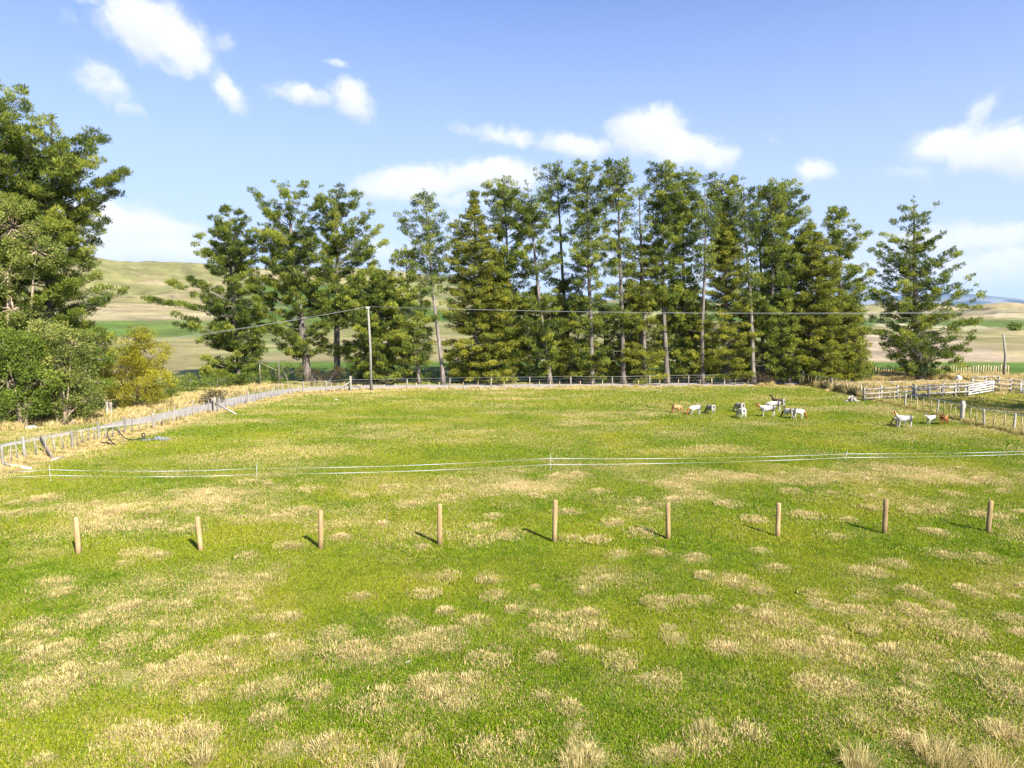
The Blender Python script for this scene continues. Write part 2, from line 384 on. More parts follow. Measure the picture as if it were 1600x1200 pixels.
def dryness(x, y):
    """0 lush green .. 1 straw; the near paddock is patchy and rank, the far one grazed and even"""
    x = np.asarray(x, float); y = np.asarray(y, float)
    near = 1 - sstep(-0.8, 0.4, y - fence_line_y(x) + (fbm(x * .5, y * .5, 70) - .5) * 3.0)
    n1 = fbm(x * 0.42, y * 0.50, 3, 4); n2 = fbm(x * 1.7, y * 2.1, 11, 3); n3 = fbm(x * .12, y * .14, 31, 2)
    dn = sstep(.50, .80, n1 * .62 + n2 * .38 + (n3 - .5) * .30) * .52
    band = np.exp(-((y - fence_line_y(x) + 3.2) / 3.4) ** 2)
    wx = x + (fbm(x * .9, y * .9, 201, 3) - .5) * 3.0; wy = y + (fbm(x * .9, y * .9, 202, 3) - .5) * 3.0
    spk = .55 + .9 * sstep(.35, .65, fbm(x * 2.3, y * 2.3, 203, 3))
    for bx, by, rx, ry, kk in BIG:
        dn = np.maximum(dn, kk * spk * np.exp(-(((wx - bx) / rx) ** 2 + ((wy - by) / ry) ** 2) * 1.1))
    dn = dn + band * .34 * sstep(.40, .62, n1 * .5 + n2 * .5) + .10
    nf = fbm(x * .18, y * .45, 41, 4); nf2 = fbm(x * .9, y * 1.6, 43, 3)
    df = .13 + .46 * sstep(.40, .72, nf * .6 + nf2 * .4) + .10 * sstep(45, 68, y)
    d = dn * near + df * (1 - near)
    edge = np.minimum(poly_dist(x, y, LF), poly_dist(x, y, BF))
    e2 = poly_dist(x, y, RF)
    d = np.maximum(d, .95 * (1 - sstep(.5, 2.6, edge + (fbm(x, y, 5, 2) - .5) * 1.6)))
    d = np.maximum(d, .70 * (1 - sstep(.3, 1.2, e2)))
    outside = sstep(-.5, 1.5, y - front_y(x))
    dv = .28 + .38 * sstep(.4, .65, fbm(x * .3, y * .3, 61, 3))
    d = d * (1 - outside) + np.maximum(d, dv) * outside
    return np.clip(d, 0, 1)


def tus_mask(x, y):
    m = np.zeros(np.shape(x))
    jx = x + (vnoise(x * 3, y * 3, 88) - .5) * .22; jy = y + (vnoise(x * 3, y * 3, 89) - .5) * .22
    for tx, ty, r in TW:
        s = np.abs(x - tx) + np.abs(y - ty) < r * 4
        if s.any():
            q = ((jx[s] - tx) / r) ** 2 + ((jy[s] - ty) / (r * .9)) ** 2
            m[s] = np.maximum(m[s], np.exp(-q * .8))
    return m


def skyline(az):
    px = np.tan(az) * F / math.cos(TH) + 800     # close enough at the horizon
    return np.interp(px, [-1200, -400, 0, 150, 230, 300, 400, 520, 600, 660, 720, 800, 860, 1000, 1150, 1300, 1400, 1500, 1560, 1640, 2200],
                     [440, 418, 414, 420, 421, 420, 425, 425, 424, 429, 440, 462, 472, 476, 474, 478, 484, 483, 479, 484, 470])


def terrain(x, y):
    r = np.hypot(x, y); az = np.arctan2(x, np.maximum(y, 1e-3))
    az = np.where(y < 0, np.sign(x) * 1.5, az)
    R = 1150 + 250 * np.sin(az * 3 + 1)
    py = skyline(az) + (fbm(az * 22, az * 3, 7, 4) - .5) * 7
    hr = HC + (490 - py) / F * R * 1.0
    s = np.clip((r - 190) / (R - 190), 0, 1)
    prof = s ** 1.15 * (1 - .25 * np.sin(s * math.pi) * (1 - s))
    fall = 1 - .55 * sstep(1.0, 2.6, r / R)
    z = hr * prof * fall
    roll = (fbm(x / 170, y / 170, 21, 4) - .5) * 46 * sstep(260, 700, r) * (1 - .85 * sstep(.75, 1.0, r / R) * (r < R * 1.2))
    roll += (fbm(x / 45 + 4, y / 45, 27, 3) - .5) * 7 * sstep(230, 500, r)
    gul = np.abs(fbm(x / 110 + 9, y / 110, 25, 3) - .5) * 34 * sstep(300, 800, r) * (1 - sstep(.8, 1.0, r / R))
    z = z + (roll - gul * .35) * (1 - sstep(3000, 6000, r))
    lump = (fbm(x * .7, y * .7, 2, 3) - .5) * .10 + (fbm(x * .07, y * .07, 4, 2) - .5) * .30
    near = 1 - sstep(120, 240, r)
    z = z * sstep(150, 320, r) + lump * near * sstep(3, 8, r)
    return z


def zt(p): return float(terrain(np.array([p[0]]), np.array([p[1]]))[0])


def ground():
    azs = np.concatenate([np.radians(np.linspace(-180, -48, 60, endpoint=False)), np.radians(np.linspace(-48, 48, 500, endpoint=False)), np.radians(np.linspace(48, 180, 61))])
    rs = np.concatenate([[0.0], np.geomspace(1.5, 9, 14, endpoint=False), np.geomspace(9, 80, 260, endpoint=False), np.geomspace(80, 2600, 190, endpoint=False), np.geomspace(2600, 12500, 24)])
    A, Rr = np.meshgrid(azs, rs, indexing='ij')
    x = (np.sin(A) * Rr); y = (np.cos(A) * Rr)
    sh = x.shape; x = x.ravel(); y = y.ravel(); r = Rr.ravel()
    z = terrain(x, y)
    nearm = (r < 90)
    tm = np.zeros(len(x)); ii = np.where(r < 40)[0]; tm[ii] = tus_mask(x[ii], y[ii])
    z = z + tm * .09
    dr = np.zeros(len(x)); dr[nearm] = dryness(x[nearm], y[nearm])
    dr = np.maximum(dr, tm * .9)
    green = np.array([.100, .165, .016]); lush = np.array([.070, .135, .013]); straw = np.array([.36, .30, .14])
    gmix = fbm(x * .25, y * .3, 51, 3)[:, None]
    base = lush + (green * 1.25 - lush) * gmix
    col = base + (straw - base) * (dr ** 1.1)[:, None]
    # country beyond the pines
    px, py = proj(x, y, z)
    n1 = fbm(x / 120, y / 120, 91, 4); n2 = fbm(x / 30, y / 30, 92, 4); n3 = fbm(x / 9, y / 9, 93, 3)
    BG = np.array([.085, .145, .022]); TAN = np.array([.33, .27, .14]); OLV = np.array([.20, .19, .070]); PINK = np.array([.34, .265, .175]); PALE = np.array([.50, .43, .27])
    w = (n1 * .5 + n2 * .5)
    far = OLV + (TAN - OLV) * sstep(.40, .60, w)[:, None]
    rr = np.maximum(r, 1)
    def blend(c, m): 
        nonlocal far
        far = far + (c - far) * np.clip(m, 0, 1)[:, None]
    wob = (n2 - .5) * 20
    yy = py + wob * .35
    left = 1 - sstep(300, 420, px)
    right = sstep(1230, 1330, px)
    mid = (1 - left) * (1 - right)
    blend(OLV, left * sstep(404, 408, yy) * (1 - sstep(414, 419, yy)) * .7)
    blend(PALE * .8, left * sstep(482, 486, yy) * (1 - sstep(500, 503, yy)) * .35 * sstep(.35, .6, n2))
    blend(BG * 1.1, left * sstep(500, 504, yy) * (1 - sstep(520, 530, yy)) * (.65 + .5 * n3))
    blend(OLV, left * sstep(526, 540, yy) * .6)
    blend(BG * .85, mid * sstep(436, 446, yy) * (1 - sstep(500, 520, yy)) * sstep(.40, .56, n1))
    blend(BG, mid * sstep(562, 570, yy)); blend(BG * 1.15, mid * sstep(500, 520, yy) * (1 - sstep(545, 562, yy)) * sstep(.42, .56, n1) * .7)
    blend(BG * .95, right * sstep(498, 501, yy) * (1 - sstep(508, 513, yy)) * .8)
    blend(PINK, right * sstep(520, 526, yy) * (1 - sstep(562, 567, yy)) * sstep(-60, 10, (1475 - px) + (yy - 530) * 3))
    blend(BG * 1.05, sstep(564, 568, py) * (1 - sstep(586, 589, py)) * (right + mid * .8))
    slip = sstep(.60, .70, fbm(x / 22, y / 50, 95, 4)) * right * (1 - sstep(540, 560, yy)) * sstep(486, 492, yy)
    blend(PALE, slip * .8)
    dark = sstep(.62, .72, fbm(x / 16, y / 24, 97, 4)) * sstep(.5, .6, n1) * (r > 450)
    blend(np.array([.06, .07, .03]), dark * .75)
    far = far * (0.66 + .68 * n3)[:, None]
    fm = sstep(74, 88, r + (n3 - .5) * 6)[:, None]
    col = (col * (1 - fm) + far * fm) * K
    na, nr = sh
    idx = np.arange(na * nr).reshape(sh)
    a = idx[:-1, :-1].ravel(); b = idx[1:, :-1].ravel(); c = idx[1:, 1:].ravel(); d = idx[:-1, 1:].ravel()
    Q = np.stack([a, b, c, d], 1)[:, ::-1]
    m, N, L, bs = new_mat('pasture_ground', .95, .1)
    at_ = N.new('ShaderNodeAttribute'); at_.attribute_name = 'alb'
    geo = N.new('ShaderNodeNewGeometry')
    def nz(s, d_, rough=.6, vec=None):
        n = N.new('ShaderNodeTexNoise'); n.inputs['Scale'].default_value = s; n.inputs['Detail'].default_value = d_; n.inputs['Roughness'].default_value = rough
        L.new(vec or geo.outputs['Position'], n.inputs['Vector']); return n
    a1 = nz(.9, 8, .75); a2 = nz(14, 4, .7)
    mu = N.new('ShaderNodeMath'); mu.operation = 'MULTIPLY'; L.new(a1.outputs[0], mu.inputs[0]); L.new(a2.outputs[0], mu.inputs[1])
    a3 = nz(.045, 11, .68); r3 = N.new('ShaderNodeMapRange'); r3.inputs['From Min'].default_value = .36; r3.inputs['From Max'].default_value = .62
    r3.inputs['To Min'].default_value = .72; r3.inputs['To Max'].default_value = 1.22; L.new(a3.outputs[0], r3.inputs['Value'])
    mr = N.new('ShaderNodeMapRange'); mr.inputs['From Min'].default_value = .13; mr.inputs['From Max'].default_value = .38
    mr.inputs['To Min'].default_value = .62; mr.inputs['To Max'].default_value = 1.4; L.new(mu.outputs[0], mr.inputs['Value'])
    hs = N.new('ShaderNodeHueSaturation'); L.new(at_.outputs['Color'], hs.inputs['Color']); m3 = N.new('ShaderNodeMath'); m3.operation = 'MULTIPLY'; L.new(mr.outputs[0], m3.inputs[0]); L.new(r3.outputs[0], m3.inputs[1]); L.new(m3.outputs[0], hs.inputs['Value'])
    L.new(hs.outputs[0], bs.inputs['Base Color'])
    bp = N.new('ShaderNodeBump'); bp.inputs['Strength'].default_value = .7; bp.inputs['Distance'].default_value = .06
    L.new(mu.outputs[0], bp.inputs['Height']); L.new(bp.outputs[0], bs.inputs['Normal'])
    me = mesh_np('pasture', np.stack([x, y, z], 1), Q, [m], True, {'alb': ('FLOAT_COLOR', np.concatenate([col, np.ones((len(col), 1))], 1))}, quads=True)
    o = link('pasture_ground', me); o['kind'] = 'structure'


ground()


def far_mountain():
    xs = np.linspace(3200, 13500, 150); ys = np.linspace(9500, 11800, 30)
    X, Y = np.meshgrid(xs, ys, indexing='ij')
    px = X / Y * F / 1 + 800
    top = np.interp(800 + X / 10600 * F, [1120, 1300, 1400, 1480, 1520, 1580, 1640, 1800, 2200], [484, 468, 461, 457, 459, 465, 470, 460, 478])
    hz = (490 - top) / F * 10600 + 7
    s = 1 - np.abs((Y - 10600) / 1200)
    Z = hz * np.clip(s, 0, 1) ** .8 + (fbm(X / 900, Y / 700, 5, 4) - .5) * 110 * np.clip(s, 0, 1) * (1 - sstep(.8, 1, s)) - 12
    idx = np.arange(X.size).reshape(X.shape)
    Q = np.stack([idx[:-1, :-1].ravel(), idx[1:, :-1].ravel(), idx[1:, 1:].ravel(), idx[:-1, 1:].ravel()], 1)
    n = fbm(X / 700, Y / 350, 8, 4).ravel()
    c = np.array([.015, .03, .04]) + (np.array([.20, .21, .20]) - np.array([.03, .05, .045])) * sstep(.5, .6, n)[:, None] * sstep(.02, .5, 1 - Z.ravel() / 330)[:, None]
    m, N, L, b = new_mat('distant_range', 1, 0)
    a = N.new('ShaderNodeAttribute'); a.attribute_name = 'alb'; L.new(a.outputs['Color'], b.inputs['Base Color'])
    me = mesh_np('range', np.stack([X.ravel(), Y.ravel(), Z.ravel()], 1), Q, [m], True, {'alb': ('FLOAT_COLOR', np.concatenate([c, np.ones((len(c), 1))], 1))}, quads=True)
    o = link('distant_mountain', me); o['kind'] = 'structure'


far_mountain()


def road():
    pts = [Vector((p.x, p.y)) for p in ROAD]
    # resample
    out = []
    for a, b in zip(pts[:-1], pts[1:]):
        n = max(1, int((b - a).length / .8))
        for i in range(n): out.append(a.lerp(b, i / n))
    P = np.array([(p.x, p.y) for p in out])
    for _ in range(8): P[1:-1] = (P[:-2] + 2 * P[1:-1] + P[2:]) / 4
    T = np.gradient(P, axis=0); T /= np.linalg.norm(T, axis=1)[:, None]; Nn = np.stack([-T[:, 1], T[:, 0]], 1)
    offs = np.linspace(-1.7, 1.7, 13); V = []; wide = .22 + .78 * sstep(gp(150, 668).x, gp(240, 652).x, P[:, 0])
    for i, o_ in enumerate(offs):
        e = abs(o_) > 1.6
        jit = (vnoise(P[:, 0] * .9, P[:, 1] * .9, 9 + i) - .5) * (.5 if e else 0)
        q = P + Nn * ((o_ + jit) * wide)[:, None]
        crown = .05 * (1 - (o_ / 1.7) ** 2)
        V.append(np.stack([q[:, 0], q[:, 1], terrain(q[:, 0], q[:, 1]) + (.004 if not e else -.02) + crown + .02], 1))
    V = np.stack(V, 1); n, k = V.shape[:2]; idx = np.arange(n * k).reshape(n, k)
    Q = np.stack([idx[:-1, :-1].ravel(), idx[:-1, 1:].ravel(), idx[1:, 1:].ravel(), idx[1:, :-1].ravel()], 1)
    m = plain_mat('gravel_road', (.36, .325, .285), .95, 0, .35, 6)
    o = link('gravel_road', mesh_np('road', V.reshape(-1, 3), Q[:, ::-1], [m], True, quads=True)); o['kind'] = 'structure'


road()

# ------------------------------------------------------------------ grass (geometry nodes on one point mesh)
rng = np.random.default_rng(7)


def blades(n, rad, hmin, hmax, w, lean, seed, mound=0.0, square=False, flop=0.0):
    r_ = np.random.default_rng(seed)
    if square: x = r_.uniform(-rad, rad, n); y = r_.uniform(-rad, rad, n)
    else:
        a = r_.uniform(0, 2 * np.pi, n); q = np.sqrt(r_.uniform(0, 1, n)) * rad; x = np.cos(a) * q; y = np.sin(a) * q
    q = np.hypot(x, y) / rad
    z0 = mound * np.clip(1 - q ** 2, 0, 1)
    h = r_.uniform(hmin, hmax, n)
    da = r_.uniform(0, 2 * np.pi, n); ln = r_.uniform(.1, 1, n) * lean
    dx = np.cos(da) * ln; dy = np.sin(da) * ln
    if flop > 0:
        dx = dx * .45 + x / rad * flop; dy = dy * .45 + y / rad * flop
    b = np.stack([x, y, z0 - .01], 1)
    mid = b + np.stack([dx * h * .35, dy * h * .35, h * .62], 1)
    tip = b + np.stack([dx * h, dy * h, h * (1 - .55 * np.clip(np.hypot(dx, dy), 0, 1.3))], 1)
    sa = r_.uniform(0, 2 * np.pi, n); s = np.stack([np.cos(sa), np.sin(sa), np.zeros(n)], 1) * (w * r_.uniform(.6, 1.3, n))[:, None] / 2
    V = np.stack([b - s, b + s, mid + s * .8, mid - s * .8, tip], 1).reshape(-1, 3)
    i = np.arange(n)[:, None] * 5
    T = np.concatenate([i + [0, 1, 2], i + [0, 2, 3], i + [3, 2, 4]], 0)
    rv = np.repeat(r_.uniform(0, 1, n), 5); hv = np.tile([0, 0, .6, .6, 1.0], n)
    return V, T, rv, hv


def grass_mat(name, lush, green, yel, straw1, straw2):
    lush, green, yel, straw1, straw2 = [tuple(v * K for v in c) for c in (lush, green, yel, straw1, straw2)]
    m, N, L, b = new_mat(name, .85, .04)
    r = N.new('ShaderNodeAttribute'); r.attribute_name = 'rnd'
    d = N.new('ShaderNodeAttribute'); d.attribute_type = 'INSTANCER'; d.attribute_name = 'dry'
    t = N.new('ShaderNodeAttribute'); t.attribute_type = 'INSTANCER'; t.attribute_name = 'tint'
    geo = N.new('ShaderNodeNewGeometry')
    n = N.new('ShaderNodeTexNoise'); n.inputs['Scale'].default_value = 2.6; n.inputs['Detail'].default_value = 3
    L.new(geo.outputs['Position'], n.inputs['Vector'])
    def mixc(f, a, c):
        x = N.new('ShaderNodeMix'); x.data_type = 'RGBA'
        for i, v in ((0, f), (6, a), (7, c)):
            if isinstance(v, tuple): x.inputs[i].default_value = (*v, 1)
            else: L.new(v, x.inputs[i])
        return x.outputs[2]
    def mr(v, a, b_, c=0, e=1):
        x = N.new('ShaderNodeMapRange'); x.inputs['From Min'].default_value = a; x.inputs['From Max'].default_value = b_
        x.inputs['To Min'].default_value = c; x.inputs['To Max'].default_value = e; L.new(v, x.inputs['Value']); return x.outputs[0]
    g = mixc(mr(n.outputs[0], .35, .65), lush, green)
    g = mixc(mr(t.outputs['Fac'], 0, 1, 0, .7), g, yel)
    s = mixc(mr(r.outputs['Fac'], 0, .6), straw1, straw2)
    sub = N.new('ShaderNodeMath'); sub.operation = 'SUBTRACT'; L.new(d.outputs['Fac'], sub.inputs[0]); L.new(r.outputs['Fac'], sub.inputs[1])
    f = mr(sub.outputs[0], -.08, .06)
    c = mixc(f, g, s)
    L.new(c, b.inputs['Base Color'])
    tr = N.new('ShaderNodeBsdfTranslucent'); L.new(c, tr.inputs[0])
    mx = N.new('ShaderNodeMixShader'); mx.inputs[0].default_value = .3
    L.new(b.outputs[0], mx.inputs[1]); L.new(tr.outputs[0], mx.inputs[2]); L.new(mx.outputs[0], N['Material Output'].inputs[0])
    return m


M_GRASS = grass_mat('grass_blades', (.140, .250, .009), (.235, .340, .012), (.42, .43, .028), (.56, .41, .16), (.88, .70, .36))


def instancer(name, protos, pts, rot, scl, idx, attrs, kind='stuff'):
    """one object whose geometry nodes stand the protos on its points"""
    pc = bpy.data.collections.new(name + '_sources')
    for i, (V, T, rv, hv) in enumerate(protos):
        me = mesh_np('%s_tuft_%02d' % (name, i), V, T, [M_GRASS], attrs={'rnd': ('FLOAT', rv), 'hgt': ('FLOAT', hv)})
        pc.objects.link(bpy.data.objects.new('%s_tuft_%02d' % (name, i), me))
    me = bpy.data.meshes.new(name); me.vertices.add(len(pts)); me.vertices.foreach_set('co', np.asarray(pts, np.float32).ravel())
    for an, arr in dict(rotz=rot, scl=scl, pick=idx, **attrs).items():
        a = me.attributes.new(an, 'FLOAT', 'POINT'); a.data.foreach_set('value', np.asarray(arr, np.float32))
    me.materials.append(M_GRASS)
    o = link(name, me)
    g = bpy.data.node_groups.new(name, 'GeometryNodeTree')
    g.interface.new_socket('Geometry', in_out='INPUT', socket_type='NodeSocketGeometry')
    g.interface.new_socket('Geometry', in_out='OUTPUT', socket_type='NodeSocketGeometry')
    N = g.nodes; L = g.links
    gi = N.new('NodeGroupInput'); go = N.new('NodeGroupOutput')
    iop = N.new('GeometryNodeInstanceOnPoints'); ci = N.new('GeometryNodeCollectionInfo')
    ci.inputs['Collection'].default_value = pc; ci.inputs['Separate Children'].default_value = True; ci.inputs['Reset Children'].default_value = True
    def na(n):
        x = N.new('GeometryNodeInputNamedAttribute'); x.data_type = 'FLOAT'; x.inputs['Name'].default_value = n; return x.outputs['Attribute']
    cx = N.new('ShaderNodeCombineXYZ'); L.new(na('rotz'), cx.inputs[2])
    e2r = N.new('FunctionNodeEulerToRotation'); L.new(cx.outputs[0], e2r.inputs[0])
    L.new(gi.outputs[0], iop.inputs['Points']); L.new(ci.outputs[0], iop.inputs['Instance'])
    iop.inputs['Pick Instance'].default_value = True
    L.new(na('pick'), iop.inputs['Instance Index']); L.new(e2r.outputs[0], iop.inputs['Rotation']); L.new(na('scl'), iop.inputs['Scale'])
    L.new(iop.outputs[0], go.inputs[0])
    md = o.modifiers.new('tufts', 'NODES'); md.node_group = g
    o['kind'] = kind
    return o


def frustum_pts(y0, y1, dens, seed, margin=1.12):
    r_ = np.random.default_rng(seed)
    hw = lambda y: y * 0.75 * margin + 1.0
    st = dens ** -.5
    gx, gy = np.meshgrid(np.arange(-hw(y1), hw(y1), st), np.arange(y0, y1, st))
    x = gx.ravel() + r_.uniform(-.5, .5, gx.size) * st; y = gy.ravel() + r_.uniform(-.5, .5, gx.size) * st
    k = np.abs(x) < hw(y)
    return x[k], y[k]


def lay_grass():
    P = []
    for (y0, y1, dens, sz) in ((9.2, 20, 16.0, 0), (20, 34, 8.0, 1), (34, 52, 3.8, 2), (52, 72, 1.9, 3)):
        x, y = frustum_pts(y0, y1, dens, 100 + sz)
        rd = poly_dist(x, y, ROAD) > np.where(x < gp(200, 660).x, .6, 2.2)
        x = x[rd]; y = y[rd]
        P.append((x, y, np.full(len(x), sz)))
    x = np.concatenate([p[0] for p in P]); y = np.concatenate([p[1] for p in P]); sz = np.concatenate([p[2] for p in P])
    dr = np.maximum(dryness(x, y), tus_mask(x, y) * .62)
    n = len(x); r_ = np.random.default_rng(5)
    protos = []
    for s, (cnt, rad, h0, h1, w) in enumerate(((330, .30, .045, .105, .011), (300, .42, .045, .11, .016), (300, .6, .045, .11, .026), (280, .85, .05, .12, .042))):
        for k in range(4): protos.append(blades(cnt, rad, h0, h1, w, 1.1, 20 + s * 7 + k, square=False))
    idx = sz * 4 + r_.integers(0, 4, n)
    hgt = fbm(x * .8, y * .8, 77, 3)
    scl = .75 + .6 * hgt + .15 * r_.uniform(-1, 1, n)
    tint = np.clip((fbm(x * .33, y * .4, 55, 4) - .38) * 2.6 + r_.uniform(-.2, .2, n), 0, 1)
    z = terrain(x, y) + tus_mask(x, y) * .08
    instancer('pasture_grass', protos, np.stack([x, y, z], 1), r_.uniform(0, 6.28, n), scl, idx, {'dry': dr, 'tint': tint})
    print('grass instances', n)
    # dry tussocks: floppy straw mounds where the photograph has them, and the smaller ones between them
    pos = []; r2 = np.random.default_rng(9)
    for tx, ty, r in TW:
        k = max(2, int((r / .17) ** 2 * .8))
        for j in range(k):
            a = r2.uniform(0, 6.28); q = math.sqrt(r2.uniform(0, 1)) * max(0, r - .10)
            pos.append((tx + math.cos(a) * q * 1.05, ty + math.sin(a) * q * .9, r2.uniform(.6, 1.25) * (.8 + .35 * min(1, r)), r2.uniform(.66, .98)))
    xx, yy = frustum_pts(11, 33, 2.6, 321)
    dd = dryness(xx, yy); nn = fbm(xx * 1.1, yy * 1.2, 13, 3)
    k = (dd > .34) & (nn > .52) & (r2.uniform(0, 1, len(xx)) < (dd - .2) * 1.1)
    for a, b, c in zip(xx[k], yy[k], dd[k]): pos.append((a, b, r2.uniform(.5, 1.0), min(.92, c + .30)))
    xx, yy = frustum_pts(33, 62, .5, 322); dd = dryness(xx, yy); k = (dd > .42) & (r2.uniform(0, 1, len(xx)) < .3) & (yy < front_y(xx))
    for a, b, c in zip(xx[k], yy[k], dd[k]): pos.append((a, b, r2.uniform(.5, .85), min(.8, c + .15)))
    pos = np.array(pos); n = len(pos)
    protos = [blades(210, .24, .06, .17, .011, 1.4, 300 + k, mound=.085, flop=(1.1, 1.5, .8)[k % 3]) for k in range(6)]
    z = terrain(pos[:, 0], pos[:, 1])
    instancer('dry_tussock_grass', protos, np.stack([pos[:, 0], pos[:, 1], z], 1), r2.uniform(0, 6.28, n), pos[:, 2],
              r2.integers(0, 6, n), {'dry': pos[:, 3], 'tint': r2.uniform(.2, 1, n)})
    print('tussocks', n)
    # rank dry grass along the old fences and the road verge
    pos = []
    def along(line, dens, spread, s0, s1, d0, off=0.0):
        for a, b in zip(line[:-1], line[1:]):
            l = (b - a).length
            for i in range(int(l * dens)):
                q = a.lerp(b, r2.uniform(0, 1)); nx = -(b - a).y / l; ny = (b - a).x / l; o_ = r2.normal(off, spread)
                pos.append((q.x + nx * o_, q.y + ny * o_, r2.uniform(s0, s1), min(1, d0 + r2.uniform(-.15, .15))))
    along(LF, 14, .6, .3, .85, .80); along(BF, 8, .45, .4, .8, .85); along(RF, 9, .3, .35, .95, .55)
    along([gp(1240, 597), gp(1600, 600)], 60, 4.5, .6, 1.6, .85, 3)
    along([gp(1150, 592), gp(1620, 592)], 20, 3.0, .6, 1.6, .85, 0)
    along([gp(0, 668), gp(160, 655), gp(300, 628), (gp(430, 605))], 14, 1.0, .7, 1.6, .8)
    xx, yy = frustum_pts(34, 64, .9, 323); k = (yy > front_y(xx) + .6) & (poly_dist(xx, yy, ROAD) > np.where(xx < gp(200, 660).x, .7, 2.0)) & (xx < 0)
    for a, b in zip(xx[k], yy[k]): pos.append((a, b, r2.uniform(.3, .75), r2.uniform(.25, .75)))
    pos = np.array(pos); pos = pos[poly_dist(pos[:, 0], pos[:, 1], ROAD) > np.where(pos[:, 0] < gp(200, 660).x, .7, 1.9)]; n = len(pos)
    protos = [blades(120, .26, .18, .48, .022, .75, 400 + k, mound=.02, flop=.5) for k in range(6)]
    z = terrain(pos[:, 0], pos[:, 1])
    instancer('rank_verge_grass', protos, np.stack([pos[:, 0], pos[:, 1], z], 1), r2.uniform(0, 6.28, n), pos[:, 2],
              r2.integers(0, 6, n), {'dry': pos[:, 3], 'tint': r2.uniform(.2, 1, n)})
    print('verge', n)


lay_grass()

# ------------------------------------------------------------------ trees
def foliage(cent, rad, n, L0, W0, up, seed, tone, flat=.6, broad=False, outw=.7):
    """cent (k,3), rad (k,), n leaves per clump; returns verts, tris, tones"""
    r_ = np.random.default_rng(seed); cent = np.asarray(cent, float); rad = np.asarray(rad, float); k = len(cent)
    cnt = np.maximum(3, (n * (rad / rad.mean()) ** 1.6).astype(int)); I = np.repeat(np.arange(k), cnt); m = len(I)
    u = r_.normal(size=(m, 3)); u /= np.linalg.norm(u, axis=1)[:, None]
    q = r_.uniform(.25, 1, m) ** .6
    # a lumpy clump: the radius varies with direction
    lump = .75 + .5 * r_.uniform(0, 1, m) * (np.abs(np.sin(u[:, 0] * 5 + I) * np.cos(u[:, 1] * 4 + I * 2)))
    off = u * (q * lump)[:, None] * rad[I][:, None] * np.array([1, 1, flat])
    p = cent[I] + off
    d = u * outw + np.array([0, 0, up]) + r_.normal(size=(m, 3)) * .45; d /= np.linalg.norm(d, axis=1)[:, None]
    s = np.cross(d, r_.normal(size=(m, 3))); s /= np.linalg.norm(s, axis=1)[:, None]
    Ln = L0 * r_.uniform(.6, 1.3, m); Wn = W0 * r_.uniform(.7, 1.3, m)
    tn = np.clip(tone[I] + r_.normal(0, .13, m), 0, 1)
    if broad:
        V = np.stack([p, p + d * (Ln * .5)[:, None] + s * Wn[:, None] / 2, p + d * Ln[:, None], p + d * (Ln * .5)[:, None] - s * Wn[:, None] / 2], 1)
        T = (np.arange(m)[:, None] * 4 + np.array([[0, 1, 2, 0, 2, 3]])).reshape(-1, 3); tn = np.repeat(tn, 4)
    else:
        V = np.stack([p - s * Wn[:, None] / 2, p + s * Wn[:, None] / 2, p + d * Ln[:, None]], 1)
        T = np.arange(m * 3).reshape(-1, 3); tn = np.repeat(tn, 3)
    return V.reshape(-1, 3), T, tn


